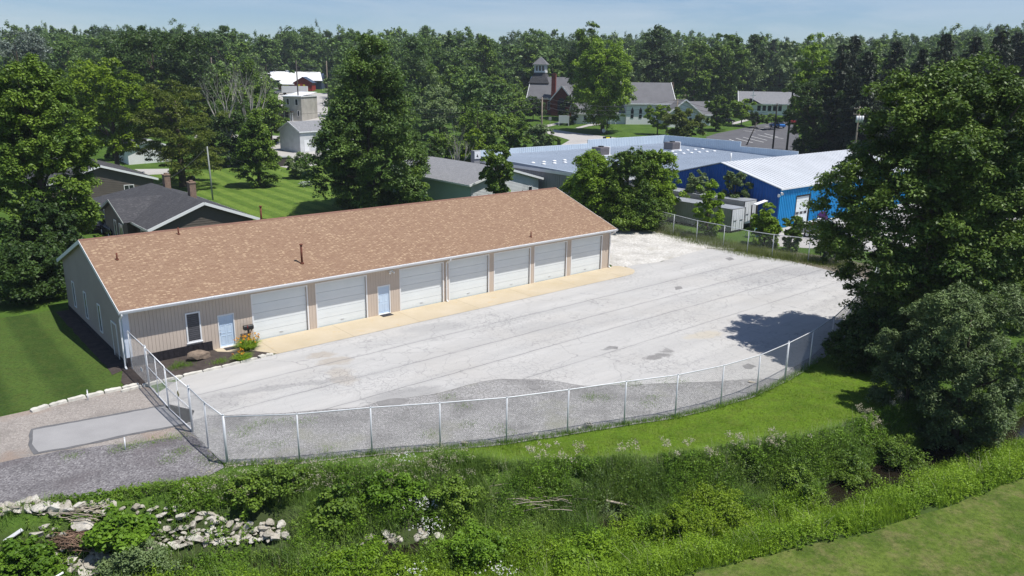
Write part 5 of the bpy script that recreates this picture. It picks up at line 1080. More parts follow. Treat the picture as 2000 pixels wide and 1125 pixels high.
# ------------------------------------------------------------------ poles and cables
def pole(label, px, pyb, pyt, w_=.13, mat='pole_wood', arms=0, D=None, lean=0., trans=False):
    x, y, z = G(px, pyb) if D is None else (AT(px, D)[0], D, h1(AT(px, D)[0], D))
    top = AT(px, y, pyt)[1] - z; r = thing('utility_pole', label, 'utility pole', (x, y, z), .15)
    mb = MB(); mb.tube([(0, 0, -.3), (lean, 0, top)], [w_ * 1.15, w_ * .8], 8); mb.build('post', M[mat], r)
    for k in range(arms):
        mb = MB(); zz_ = top - .4 - k * .9; mb.box(lean - 1.1, lean + 1.1, -.12, 0, zz_, zz_ + .12); a = mb.build('crossarm', M[mat], r)
        mb = MB(); [mb.tube([(lean + q, -.06, zz_ + .12), (lean + q, -.06, zz_ + .3)], .05, 6) for q in (-1, -.45, .45, 1)]; mb.build('insulator', M['pole_grey'], a)
    if trans:
        for q in (-.5, 0, .5): mb = MB(); mb.tube([(lean + q, -.4, top - 2.6), (lean + q, -.4, top - 1.5)], .2, 10); mb.build('transformer', M['galv'], r)
    return (x + lean * math.cos(.15), y, z + top)
A = pole('slim grey pole on the back lawn behind the brown house', 416, 391, 286, .10, 'pole_grey', lean=-.15)
Bp = pole('tan wooden pole before the brick church and street', 1057, 287, 190, .17, 'pole_wood', arms=1)
Cp = pole('wooden pole with crossarm in the shrubs by the white church', 1319, 264, 193, .17, 'pole_wood', arms=1)
pole('thin pole left of the one with a crossarm, in the church shrubs', 1301, 262, 232, .12, 'pole_grey')
Dp_ = pole('slim dark pole in front of the tall bright church tree', 1185, 262, 182, .10, 'pole_dark')
Ep = pole('leaning dark pole in the church car park', 1457, 284, 239, .13, 'pole_dark', lean=2.0)
Fp = pole('dark pole with small crossarm at the right of the car park', 1509, 292, 202, .17, 'pole_dark', arms=1)
Hp = pole('tallest dark pole at the edge of the spruces', 1536, 297, 158, .2, 'pole_dark', arms=2)
Ip = pole('pole with three transformers against the dark spruces', 1668, 300, 208, .17, 'pole_wood', arms=2, D=135, trans=True)
Jp = pole('dark pole rising before the blue store', 585, 236, 118, .17, 'pole_dark')
Kp = pole('grey pole left of the top of the central maple', 646, 0, 119, .17, 'pole_wood', D=260)
Lp = pole('pale pole before the silvery willow', 86, 0, 114, .2, 'pole_wood', D=190)
Mp = pole('short pole top in the far trees at the left', 428, 0, 112, .15, 'pole_wood', D=240)
def cable(label, a, b, sag=.8, r=.022, n=14):
    a, b = Vector(a), Vector(b); pts = []
    for i in range(n + 1):
        q = i / n; p = a.lerp(b, q); p.z -= sag * 4 * q * (1 - q); pts.append(p - a)
    mb = MB(); mb.tube(pts, r, 5); o = mb.build('power_cable', M['wire']); o.location = a; tag(o, label, 'cable')
def top(px, D, py): x, z = AT(px, D, py); return (x, D, z)
cable('cable from the slim lawn pole down to the roof of the brown house', A, W(14, 42, 4.3), .5)
cable('cable from the slim lawn pole towards the oval garden tree', A, top(540, 122, 330), .6)
for k, (dy, dz) in enumerate(((0, 0), (.6, -.9), (0, -1.8))):
    pos = ['upper', 'middle', 'lower'][k]
    cable(f'{pos} cable running left from the pole before the brick church', (Bp[0], Bp[1] + dy, Bp[2] + dz), top(700, 150, 208 + 6 * k), 1.4, .03)
    cable(f'{pos} cable from the brick church pole to the white church pole', (Bp[0], Bp[1] + dy, Bp[2] + dz), (Cp[0], Cp[1] + dy, Cp[2] + dz), 1.8, .03)
    cable(f'{pos} cable from the white church pole over the car park', (Cp[0], Cp[1] + dy, Cp[2] + dz), (Fp[0], Fp[1] + dy, Fp[2] + dz - .5), 1.6, .03)
cable('cable from the car park pole to the tallest dark pole', Fp, (Hp[0], Hp[1], Hp[2] - 4), .4, .03); cable('cable from the tallest dark pole to the transformer pole', (Hp[0], Hp[1], Hp[2] - 3), Ip, 1.2, .03)
cable('stay wire from the leaning car park pole', (Ep[0], Ep[1], Ep[2]), (Fp[0], Fp[1], Fp[2] - 1), .5, .025)
for k in range(3): cable(['topmost', 'second', 'third'][k] + ' far cable crossing above the blue store', (Jp[0], Jp[1], Jp[2] - .3 - k * 1.0), (Kp[0], Kp[1], Kp[2] - .3 - k * 1.), 1.0, .04)
for k in range(2): cable(['upper', 'lower'][k] + ' far cable left of the pole at the blue store', (Jp[0], Jp[1], Jp[2] - .3 - k * 1.2), (Mp[0], Mp[1], Mp[2] + .5 - k * 1.2), 1.5, .04)
cable('pair of cables before the narrow white house', top(470, 170, 218), top(640, 190, 218), .6, .03)
cable('far cable at the left over the silvery willow', (Lp[0], Lp[1], Lp[2] - .2), top(-60, 170, 122), 1.0, .035)

# ------------------------------------------------------------------ foliage
def unit(v): return v / np.maximum(np.linalg.norm(v, axis=-1, keepdims=True), 1e-9)
def sph(n, rng): return unit(rng.normal(size=(n, 3)))
def leaf_mesh(name, c, nrm, size, asp, mat, parent=None, loc=None, rng=RNG, droop=None):
    n = len(c); t = unit(rng.normal(size=(n, 3)) if droop is None else droop + rng.normal(size=(n, 3)) * .35)
    nrm = unit(nrm); b = unit(np.cross(nrm, t)); t = np.cross(b, nrm); s = size[:, None]
    v = np.stack([c + t * s * .5, c + b * s * asp * .5 + t * s * .05 + nrm * s * .08, c - t * s * .5, c - b * s * asp * .5 + t * s * .05 + nrm * s * .08], 1).reshape(-1, 3)
    return mesh_np(name, v, np.arange(4 * n).reshape(n, 4), mat, parent, loc)
def lump(d, rng, k=5, amp=.16):               # smooth random radius modulation over directions
    out = np.ones(len(d))
    for _ in range(k):
        a = sph(1, rng)[0]; f = rng.uniform(2, 5); out += amp / math.sqrt(k) * np.sin(f * (d @ a) * 1.6 + rng.uniform(0, 6.3)) * 1.4
    return out
PROF = {'round': lambda q: np.sqrt(np.clip(1 - (2 * q - 1) ** 2, 0, 1)) ** .8,
        'egg': lambda q: np.clip(np.sin(math.pi * np.clip(q, 0, 1) ** .72), 0, 1) ** .75 * (1 - .25 * q),
        'cone': lambda q: np.clip(1.02 - q, 0, 1) ** .8 * np.clip(q * 9, 0, 1),
        'dome': lambda q: np.clip(1 - q ** 2.4, 0, 1) ** .55 * np.clip(q * 5 + .35, 0, 1),
        'oval': lambda q: np.clip(np.sin(math.pi * q), 0, 1) ** .55,
        'vase': lambda q: np.clip(.35 + .9 * q, 0, 1) * np.clip((1 - q) * 3.2, 0, 1) ** .6}
def crown_leaves(r, hgt, prof, nclump, per, lsize, seed, flat=.6, csz=.2, amp=.16, inner=.26, spread=1.):
    rng = np.random.default_rng(seed); nclump = int(nclump * 1.15); nb = max(14, int(nclump / 3.2)); q = rng.beta(1.25, 1.2, nb * 4); rad = PROF[prof](q); keep = rng.uniform(size=len(q)) < rad + .08; q = q[keep][:nb]; nb = len(q); rad = PROF[prof](q)
    th = rng.uniform(0, 2 * math.pi, nb); d = np.stack([np.cos(th), np.sin(th), (q - .5) * 1.5], 1); m = lump(unit(d), rng, 7, amp)
    u = np.where(rng.uniform(size=nb) < inner + .08, rng.uniform(.1, .7, nb), rng.uniform(.7, 1.0, nb))
    B = np.stack([np.cos(th) * rad * r * m * u, np.sin(th) * rad * r * m * u, q * hgt * (.9 + .1 * m)], 1)
    bs = csz * 1.25 * r * rng.uniform(.55, 1.3, nb)                      # bough size
    bi = rng.integers(0, nb, nclump); o = sph(nclump, rng) * (rng.uniform(size=(nclump, 1)) ** .5) * np.array([1, 1, .55]); o[:, 2] += .1
    out = unit(B * np.array([1, 1, 0]) + 1e-6); cc = B[bi] + (o + out[bi] * .35) * bs[bi][:, None]
    cs = csz * .82 * r * rng.uniform(.5, 1.3, nclump) * spread
    N = nclump * per; idx = np.repeat(np.arange(nclump), per); o = sph(N, rng) * (rng.uniform(size=(N, 1)) ** .5)
    o[:, 2] = np.abs(o[:, 2]) * np.where(rng.uniform(size=N) < .8, 1, -.5)
    o[:, 2] -= .45 * (o[:, 0] ** 2 + o[:, 1] ** 2)
    pos = cc[idx] + o * cs[idx][:, None] * np.array([1.2, 1.2, flat * 1.1])
    nrm = unit(o * .6 + np.array([0, 0, .8]) + rng.normal(size=(N, 3)) * .5)
    k = r / np.percentile(np.hypot(pos[:, 0], pos[:, 1]), 99.2); pos[:, :2] *= k; cc[:, :2] *= k
    z0, z1 = np.percentile(pos[:, 2], [.7, 99.6]); f = lambda z: (z - z0) / (z1 - z0) * hgt
    pos[:, 2] = f(pos[:, 2]); cc[:, 2] = f(cc[:, 2])
    return pos, nrm, lsize * rng.uniform(.6, 1.35, N), cc
def trunk_mesh(name, hgt, r, targets, mat, parent, seed, loc=None, nl=8):
    rng = random.Random(seed); mb = MB(); lean = (rng.uniform(-.3, .3), rng.uniform(-.3, .3))
    pt = lambda q: Vector((lean[0] * q * q, lean[1] * q * q, hgt * q))
    mb.tube([pt(-.03)] + [pt(k / 6) for k in range(7)], [r * 1.35] + [r * (1.15 - .95 * k / 6) for k in range(7)], 8)
    ts = list(targets); rng.shuffle(ts)
    for t in ts[:nl]:
        t = Vector(t); q = min(.85, max(.22, (t.z / hgt) * .62)); a = pt(q); mid = a.lerp(t, .5) + Vector((0, 0, -.08 * (t - a).length))
        mb.tube([a, mid, t], [r * .5 * (1.1 - q), r * .3, r * .08], 6, False)
    return mb.build(name, mat, parent, loc)
def tree(name, label, x, y, z, top_z, bot_z, r, prof='round', mat='lf_green', nclump=150, per=90, ls=.35, seed=1, group=None, bark='bark', asp=.55, tr=None, cat='tree', **kw):
    root = thing(name, label, cat, (x, y, z), 0, group); hgt = top_z - bot_z; b0 = bot_z - z
    pos, nrm, s, cc = crown_leaves(r, hgt, prof, nclump, per, ls, seed, **kw); pos[:, 2] += b0; cc = cc + np.array([0, 0, b0])
    trunk_mesh('trunk', b0 + hgt * .82, tr if tr else max(.06, .035 * (top_z - z) * .6), cc[::max(1, len(cc) // 40)], M[bark], root, seed)
    leaf_mesh('crown', pos, nrm, s, asp, M[mat], root, rng=np.random.default_rng(seed)); return root
def ptree(name, label, px, D, pyt, pyb, hw, **kw):
    """a tree at depth D; pixel extents give its real position, height and radius"""
    x, zt = AT(px, D, pyt); _, zb_ = AT(px, D, pyb); z = h1(x, D); r = hw / F * (D * .965 + 2.5) * (1.0 if kw.get('prof') != 'cone' else 1.1)
    kw.setdefault('seed', int(px * 7 + pyt) % 9973)
    return tree(name, label, x, D, z, zt, max(zb_, z + .15), r, **kw)
# --- big near maple at the right
ptree('maple_tree', 'huge maple at the right edge overhanging the yard and the curving fence', 1876, 46, 132, 760, 222, prof='round', mat='lf_maple', nclump=1900, per=125, ls=.21, csz=.125, amp=.16, inner=.3, tr=.42, flat=.55, seed=11)
ptree('maple_tree', 'lower dark green tree behind the right maple next to the creek', 1965, 53, 300, 740, 160, prof='round', mat='lf_green', nclump=520, per=110, ls=.26, csz=.16, seed=12)
ptree('willow_shrub', 'grey-green willow shrub at the right edge over the creek', 1915, 36.5, 570, 860, 165, prof='round', mat='lf_willow', nclump=620, per=130, ls=.17, csz=.16, asp=.32, amp=.22, seed=13)
ptree('willow_shrub', 'small grey-green shrub below the right maple, left of the large willow', 1795, 38.5, 630, 800, 70, prof='round', mat='lf_willow', nclump=230, per=110, ls=.15, csz=.2, asp=.35, seed=14)
ptree('willow_shrub', 'dark shrub in the deep shade at the creek mouth', 1705, 43.5, 610, 748, 85, prof='dome', mat='lf_dark', nclump=330, per=90, ls=.2, csz=.2, seed=15)
# --- left side
ptree('maple_tree', 'tall dense maple at the left edge behind the garage corner', 46, 64, 124, 580, 124, prof='oval', mat='lf_green', nclump=1050, per=110, ls=.26, csz=.15, tr=.4, seed=21)
ptree('shade_tree', 'dark low tree between the left maple and the garage gable', 70, 60, 398, 590, 84, prof='round', mat='lf_dark', nclump=360, per=100, ls=.25, csz=.19, seed=22)
ptree('shrub', 'dark rounded shrub at the foot of the left maple beside the lawn', 34, 55, 480, 628, 100, prof='dome', mat='lf_dark', nclump=320, per=100, ls=.22, csz=.2, seed=23)
ptree('shade_tree', 'bright yellow-green spreading tree behind the left maple', 205, 118, 118, 292, 88, prof='round', mat='lf_yellow', nclump=330, per=90, ls=.42, csz=.18, seed=24)
ptree('locust_tree', 'olive-brown feathery tree with dark trunk on the back lawn', 338, 113, 163, 345, 105, prof='dome', mat='lf_olive', nclump=330, per=100, ls=.34, csz=.19, flat=.34, tr=.5, seed=25, asp=.4)
ptree('shade_tree', 'very dark broad tree rising above the olive feathery tree', 292, 172, 58, 200, 108, prof='round', mat='lf_dark', nclump=330, per=90, ls=.55, csz=.17, seed=26)
ptree('garden_tree', 'cone-shaped green tree standing on the back lawn', 496, 114, 216, 368, 46, prof='egg', mat='lf_green', nclump=430, per=80, ls=.30, csz=.24, seed=27, spread=1.0)
ptree('garden_tree', 'small round tree at the edge of the back lawn left of the central maple', 584, 122, 298, 358, 26, prof='oval', mat='lf_sage', nclump=110, per=70, ls=.28, csz=.28, seed=28)
ptree('maple_tree', 'big dark central maple behind the tan roof', 716, 95, 82, 430, 132, prof='egg', mat='lf_glossy', nclump=1150, per=110, ls=.32, csz=.15, amp=.22, tr=.5, seed=29)
ptree('shrub', 'low bush at the foot of the central maple left of the mint building', 790, 95, 300, 420, 52, prof='dome', mat='lf_green', nclump=160, per=80, ls=.3, csz=.22, seed=30)
ptree('garden_tree', 'dense oval tree between the mint building and the grey warehouse', 970, 92, 284, 396, 39, prof='oval', mat='lf_green', nclump=240, per=85, ls=.28, csz=.24, seed=31)
ptree('silver_willow', 'silvery grey willow at the far left', 28, 200, 62, 165, 66, prof='round', mat='lf_silver', nclump=180, per=80, ls=.6, csz=.2, asp=.35, seed=32)
ptree('garden_tree', 'leafy green tree beside the bare-limbed trees left of the blue store', 525, 160, 188, 292, 36, prof='oval', mat='lf_green', nclump=160, per=80, ls=.42, csz=.24, seed=33)
ptree('garden_tree', 'dark leafy tree behind the cone-shaped lawn tree', 440, 134, 200, 330, 66, prof='round', mat='lf_dark', nclump=230, per=80, ls=.42, csz=.19, seed=34)
ptree('garden_tree', 'tall green tree behind the bare white limbs', 468, 150, 112, 262, 80, prof='egg', mat='lf_green', nclump=260, per=80, ls=.46, csz=.18, seed=35)
# bare-limbed trees
def dead_tree(label, px, D, pyb, pyt, seed, spread=.45):
    x, zt = AT(px, D, pyt); z = h1(x, D); r = random.Random(seed); root = thing('bare_tree', label, 'tree', (x, D, z)); hgt = zt - z
    def grow(mb, p, d, l, rad, lv):
        pts = [p]; rs = [rad]; q = p.copy(); dd = d.copy()
        for k in range(4):
            dd = (dd + Vector((r.uniform(-.14, .14), r.uniform(-.14, .14), .06))).normalized(); q = q + dd * l / 4; pts.append(q.copy()); rs.append(rad * (1 - .17 * (k + 1)))
        mb.tube(pts, rs, 6, False)
        if lv > 0:
            for k in range(3 if lv > 1 else 4):
                i = r.choice((2, 3, 4)); nd = (dd + Vector((r.uniform(-1, 1), r.uniform(-1, 1), r.uniform(-.1, .5))) * spread * 1.3).normalized(); grow(mb, pts[i], nd, l * r.uniform(.55, .8), rs[i] * .62, lv - 1)
    mb = MB(); mb.tube([(0, 0, -.3), (0, 0, hgt * .3)], [.32, .24], 8); mb.build('trunk', M['dead_bark'], root); mb = MB()
    for k in range(5): grow(mb, Vector((0, 0, hgt * (.2 + .02 * k))), Vector((r.uniform(-.5, .5), r.uniform(-.3, .3), 1)).normalized(), hgt * .42, .18, 3)
    mb.build('bare_limbs', M['dead_bark'], root)
dead_tree('tree with bleached bare limbs, left of two, above the back lawn', 432, 132, 330, 132, 5); dead_tree('tree with bleached bare limbs, right of two, left of the blue store', 482, 138, 330, 128, 9)
dead_tree('small bare twiggy tree behind the mint building', 893, 118, 320, 262, 14, .35)
# --- middle distance, each tree by its own place
MID = [
 # label, px, D, top, bottom, halfwidth, profile, material, clumps
 ('pale green willow mound right of the central maple', 858, 172, 170, 285, 56, 'round', 'lf_sage', 220),
 ('green bushy tree between the willow mound and the church pole', 935, 142, 205, 300, 58, 'round', 'lf_green', 240),
 ('lime-green vine-covered bush behind the mint building', 925, 124, 252, 322, 36, 'dome', 'lf_yellow', 150),
 ('dark bush in the gap behind the mint building', 862, 121, 262, 332, 52, 'dome', 'lf_green', 160),
 ('green bush directly left of the church pole', 1000, 148, 226, 296, 48, 'round', 'lf_green', 200),
 ('weeping willow bush touching the church pole', 1052, 158, 244, 292, 34, 'dome', 'lf_sage', 150),
 ('small willow shrub right of the church pole by the street', 1082, 160, 264, 292, 18, 'dome', 'lf_green', 90),
 ('low tree at the left corner of the brick church', 1000, 205, 178, 232, 42, 'round', 'lf_green', 150),
 ('dark tree before the brick church wall', 1042, 214, 190, 226, 30, 'dome', 'lf_dark', 120),
 ('reddish dark small tree at the right end of the brick church', 1112, 205, 190, 240, 22, 'oval', 'lf_dark', 110),
 ('very tall dark tree right of the brick church', 1152, 218, 50, 232, 52, 'oval', 'lf_green', 480),
 ('very tall bright tree standing before the white church', 1184, 188, 82, 238, 66, 'oval', 'lf_bright', 560),
 ('pale green bush at the left front of the white church', 1287, 186, 207, 250, 27, 'round', 'lf_bright', 120),
 ('wide shrub clump before the church porch, round the crossarm pole', 1338, 178, 212, 266, 46, 'dome', 'lf_olive', 170),
 ('dark round tree right of the white church', 1403, 196, 188, 246, 36, 'round', 'lf_green', 170),
 ('light green spreading tree left of the church hall', 1452, 208, 194, 232, 30, 'dome', 'lf_bright', 130),
 ('dark clipped round bush before the church hall', 1477, 204, 219, 243, 21, 'dome', 'lf_dark', 100),
 ('flat green bush right of the clipped bush at the hall', 1508, 200, 224, 240, 22, 'dome', 'lf_green', 80),
 ('large tree with bright crown top at the right of the hall', 1592, 158, 70, 240, 50, 'egg', 'lf_bright', 300),
 ('dark tree below the bright-topped tree, edging the car park', 1600, 148, 150, 300, 62, 'round', 'lf_dark', 300),
 ('dark broad tree above the white church roof', 1290, 262, 54, 190, 60, 'egg', 'lf_dark', 300),
 ('mid-green tree right of the dark broad one, above the churchyard', 1362, 250, 84, 195, 44, 'egg', 'lf_green', 230),
 ('dark oak-like tree above the churchyard graves', 1420, 256, 68, 200, 46, 'round', 'lf_green', 260),
 ('dark pointed tree above the left end of the hall roof', 1478, 262, 70, 200, 36, 'egg', 'lf_dark', 220),
 ('pale feathery tree behind the hall roof', 1528, 262, 100, 200, 36, 'round', 'lf_sage', 170),
 ('round green tree left of the belfry, in the wood', 975, 245, 150, 235, 52, 'round', 'lf_green', 220),
 ('green tree immediately behind the belfry', 1080, 262, 118, 200, 50, 'round', 'lf_green', 200),
 ('tall mid-green tree right behind the central maple top', 810, 215, 72, 235, 60, 'egg', 'lf_far', 280),
 ('tall green tree in the wood between maple and belfry, nearer the maple', 880, 235, 66, 220, 52, 'egg', 'lf_far', 260),
 ('tall green tree in the wood between maple and belfry, nearer the belfry', 945, 262, 72, 220, 50, 'egg', 'lf_green', 240),
 ('broad tree on the skyline just left of the very tall dark tree', 1050, 285, 60, 200, 56, 'round', 'lf_far', 260),
 ('pale round-topped tree on the skyline at the left', 432, 250, 52, 160, 44, 'round', 'lf_far', 220),
 ('green tree on the skyline above the blue store roof', 580, 345, 58, 150, 50, 'round', 'lf_far', 240),
 ('round pale green tree left of the central maple top', 690, 275, 64, 190, 42, 'round', 'lf_far', 220),
 ('dark tree on the skyline left of the blue store', 515, 300, 72, 180, 40, 'round', 'lf_far', 220),
 ('mid-green tree behind the yellow-green left tree', 130, 215, 72, 210, 62, 'round', 'lf_far', 230),
 ('dark green tree left of the yellow-green tree, behind the left maple', 118, 150, 150, 300, 46, 'round', 'lf_green', 200),
 ('dark tree between the olive tree and the bare limbs', 402, 150, 150, 270, 40, 'round', 'lf_dark', 190),
 ('bush along the shed drive under the olive tree', 235, 138, 240, 316, 46, 'dome', 'lf_dark', 150),
 ('bright bush at the far end of the back lawn, by the back street', 512, 155, 252, 278, 18, 'dome', 'lf_yellow', 80),
 ('dense green tree hiding the right side of the central maple foot', 838, 112, 268, 345, 36, 'dome', 'lf_dark', 130),
]
for l, px, D, a, b, hw, pf, mt, nc in MID:
    ptree('tree' if b - a > 60 else 'bush', l, px, D, a, b, hw, prof=pf, mat=mt, nclump=nc, per=70, ls=.0026 * D + .02, csz=.2, cat='tree' if b - a > 60 else 'bush', amp=.2)
YARD = [
 ('bright green tree at the back corner of the tan-roofed building', 1158, 88, 300, 500, 68, 'oval', 'lf_bright', 640),
 ('darker green tree between two bright ones before the warehouse', 1228, 86.5, 294, 470, 54, 'oval', 'lf_green', 480),
 ('yellow-green tree left of the blue gable wall', 1286, 88, 296, 470, 54, 'oval', 'lf_bright', 480),
 ('sprawling bush along the back fence before the near trailer end', 1238, 86, 370, 472, 72, 'dome', 'lf_green', 420),
 ('sumac bush growing against the shaded blue gable, left one', 1368, 93, 334, 392, 32, 'dome', 'lf_sage', 130),
 ('sumac bush growing against the shaded blue gable, right one', 1438, 90.3, 336, 410, 32, 'dome', 'lf_sage', 150),
 ('slender lime-green sapling rising before the near box trailer', 1388, 82, 354, 470, 36, 'oval', 'lf_lime', 150),
 ('leafy green bush at the back fence before the roll-up door', 1500, 77.5, 398, 500, 38, 'egg', 'lf_bright', 230),
 ('darker upright bush right of the leafy one before the roll-up door', 1550, 75.5, 424, 505, 26, 'oval', 'lf_green', 140),
 ('low bush right of the last posts of the back fence', 1625, 70.5, 455, 535, 34, 'dome', 'lf_dark', 120),
]
for l, px, D, a, b, hw, pf, mt, nc in YARD:
    ptree('tree' if b - a > 100 else 'bush', l, px, D, a, b, hw, prof=pf, mat=mt, nclump=nc, per=75, ls=.24, csz=.22, cat='tree' if b - a > 100 else 'bush', amp=.24)
# spruces at the right
def spruce(label, px, D, pyt, hw, seed):
    x, zt = AT(px, D, pyt); z = h1(x, D); hgt = zt - z; r = hw / F * D * 1.5; rng = np.random.default_rng(seed); root = thing('spruce_tree', label, 'spruce', (x, D, z), 0, 'dark spruces at the right')
    mb = MB(); mb.tube([(0, 0, -.3), (0, 0, hgt * .97)], [.3, .04], 7); mb.build('trunk', M['bark'], root); P_ = []; N_ = []; Dr = []; zc = .1
    while zc < .985:
        rr = r * (1 - zc) ** .62 * rng.uniform(.7, 1.15) + .2; nb = int(7 + 8 * (1 - zc))
        for k in range(nb):
            th = rng.uniform(0, 6.283); L_ = rr * rng.uniform(.65, 1.12); m = int(22 + 50 * L_ / r); s = rng.uniform(0, 1, m) ** .75
            w_ = rng.normal(size=m) * .14 * L_ * (1.1 - s); px_ = np.cos(th) * s * L_ - np.sin(th) * w_; py_ = np.sin(th) * s * L_ + np.cos(th) * w_
            pz = zc * hgt - .32 * L_ * s + .14 * L_ * s ** 3 - np.abs(rng.normal(size=m)) * .3
            P_.append(np.stack([px_, py_, pz], 1)); N_.append(np.stack([np.full(m, np.cos(th) * .4), np.full(m, np.sin(th) * .4), np.ones(m)], 1) + rng.normal(size=(m, 3)) * .5); Dr.append(np.stack([np.full(m, np.cos(th)), np.full(m, np.sin(th)), np.full(m, -.7)], 1))
        zc += rng.uniform(.018, .03)
    P_ = np.concatenate(P_); leaf_mesh('crown', P_, np.concatenate(N_), .62 * rng.uniform(.6, 1.3, len(P_)), .34, M['lf_spruce'], root, droop=np.concatenate(Dr), rng=rng)
for i, (l, px, D, pt_, hw) in enumerate([
 ('leftmost dark spruce right of the bright-topped tree', 1648, 146, 78, 40), ('second dark spruce, above the white roof of the blue building', 1700, 140, 96, 44), ('tall spruce above the left half of the right maple', 1755, 150, 74, 46),
 ('short spruce behind the top of the right maple', 1805, 138, 92, 44), ('spruce standing right above the right maple crown', 1850, 148, 62, 46), ('spruce second from the right edge', 1908, 142, 66, 48), ('tallest spruce near the right edge', 1962, 136, 52, 50), ('spruce cut by the right edge of the view', 2025, 140, 44, 52),
 ('spruce among the trees behind the car park poles', 1672, 165, 62, 36), ('narrow spruce on the skyline behind the church hall', 1512, 285, 74, 22), ('spruce far right behind the tallest one', 1990, 165, 60, 44)]):
    spruce(l, px, D, pt_, hw, 60 + i)
# --- far wood: one mass. A handful of crowns merged many times over into one object
def far_wood():
    rng = np.random.default_rng(77); base = []
    for k, (pf, fl) in enumerate([('round', .6), ('egg', .6), ('round', .5), ('egg', .7), ('dome', .6)]):
        p, n, s, _ = crown_leaves(1., 1.9, pf, 95, 26, .125, 200 + k, flat=fl, csz=.24, amp=.22); base.append((p, n, s))
    bins = [([], [], []) for _ in range(4)]
    def put(x, y, r, top_):
        p, n, s = base[rng.integers(len(base))]; th = rng.uniform(0, 6.28); c, s_ = math.cos(th), math.sin(th); z = h1(x, y); hh = top_ - z
        q = p * np.array([r, r, hh * .5]); q = np.stack([q[:, 0] * c - q[:, 1] * s_, q[:, 0] * s_ + q[:, 1] * c, q[:, 2] + z + hh * .08], 1); m = np.stack([n[:, 0] * c - n[:, 1] * s_, n[:, 0] * s_ + n[:, 1] * c, n[:, 2]], 1)
        Pp, Nn, Ss = bins[rng.choice(4, p=[.48, .24, .18, .10])]; Pp.append(q + np.array([x, y, 0])); Nn.append(m); Ss.append(s * r)
    sky_px = [-250, 0, 60, 150, 260, 350, 430, 500, 600, 700, 780, 860, 960, 1060, 1150, 1240, 1300, 1380, 1480, 1560, 1640, 1720, 1850, 2000, 2250]
    sky_py = [70, 72, 62, 68, 66, 62, 66, 84, 72, 72, 74, 76, 82, 76, 84, 80, 72, 84, 84, 84, 84, 82, 72, 62, 60]
    for D in (262, 285, 310, 340, 375, 415, 460, 520):
        px = -420.
        while px < 2420:
            ok = True
            if 495 < px < 655 and D < 350: ok = False
            if 1000 < px < 1120 and D < 270: ok = False
            if 1330 < px < 1560 and D < 262: ok = False
            if ok:
                t_ = np.interp(px, sky_px, sky_py) + rng.normal() * 9 + (8 if D < 330 else 0) + (D < 300) * 10; x, zt = AT(px, D, t_); r = rng.uniform(4, 9.5); put(x, D + rng.uniform(-9, 9), r, zt)
            px += rng.uniform(22, 40) * 290 / D
    for k in range(260):                       # nearer gaps: gardens and plots between the things
        D = rng.uniform(165, 262); px = rng.uniform(-500, 2500)
        if 495 < px < 660 or (985 < px < 1660 and D < 250) or 1000 < px < 1110: continue
        if 1250 < px < 1560: continue
        x, _ = AT(px, D); hh = rng.uniform(9, 16) if px < 1500 else rng.uniform(14, 20); put(x, D, rng.uniform(4, 7), h1(x, D) + hh)
    for (Pp, Nn, Ss), m_, l_ in zip(bins, ('lf_far', 'lf_green', 'lf_dark', 'lf_sage'), ('mid-green', 'fresh green', 'dark green', 'grey-green')):
        o = leaf_mesh('distant_woods', np.concatenate(Pp), np.concatenate(Nn), np.concatenate(Ss), .6, M[m_], rng=rng); tag(o, 'the ' + l_ + ' crowns of the wood along the skyline', 'wood', kind='stuff')
far_wood()

# ------------------------------------------------------------------ bank vegetation
def vnoise(x, y, sc, seed):                   # smooth value noise
    r = np.random.default_rng(seed); g = r.uniform(size=(128, 128)); u = (x / sc) % 128; v = (y / sc) % 128; i = u.astype(int); j = v.astype(int); fu = u - i; fv = v - j; fu = fu * fu * (3 - 2 * fu); fv = fv * fv * (3 - 2 * fv)
    i2, j2 = (i + 1) % 128, (j + 1) % 128; return (g[i, j] * (1 - fu) + g[i2, j] * fu) * (1 - fv) + (g[i, j2] * (1 - fu) + g[i2, j2] * fu) * fv
def bank_pts(n, rng, south=True):
    x = rng.uniform(-26, 30, n); yt = np.interp(x, TPX, TPY); yc = np.interp(x, CRX, CRY); ym = np.interp(x, MWX, MWY)
    a = rng.uniform(size=n); y = ym + (yt - ym) * a; return x, y, yt, yc, ym
def blades(name, x, y, hgt, wid, lean, mat, rng, label=None, segs=2, z=None):
    n = len(x); z = hz(x, y) if z is None else z; th = rng.uniform(0, 6.283, n); d = np.stack([np.cos(th), np.sin(th), np.zeros(n)], 1); side = np.stack([-np.sin(th), np.cos(th), np.zeros(n)], 1); b = np.stack([x, y, z - .03], 1); rows = []
    for k in range(segs + 1):
        q = k / segs; c = b + np.array([0, 0, 1.]) * (hgt * q * (1 - .25 * lean * q))[:, None] + d * (hgt * lean * q * q)[:, None]; w_ = (wid * (1 - .85 * q))[:, None] * .5; rows += [c - side * w_, c + side * w_]
    v = np.stack(rows, 1).reshape(-1, 3); m = 2 * (segs + 1); base = np.arange(n)[:, None] * m; f = np.concatenate([base + np.array([2 * k, 2 * k + 1, 2 * k + 3, 2 * k + 2]) for k in range(segs)], 0)
    o = mesh_np(name, v, f, M[mat]); 
    if label: tag(o, label, 'vegetation', kind='stuff')
    return o
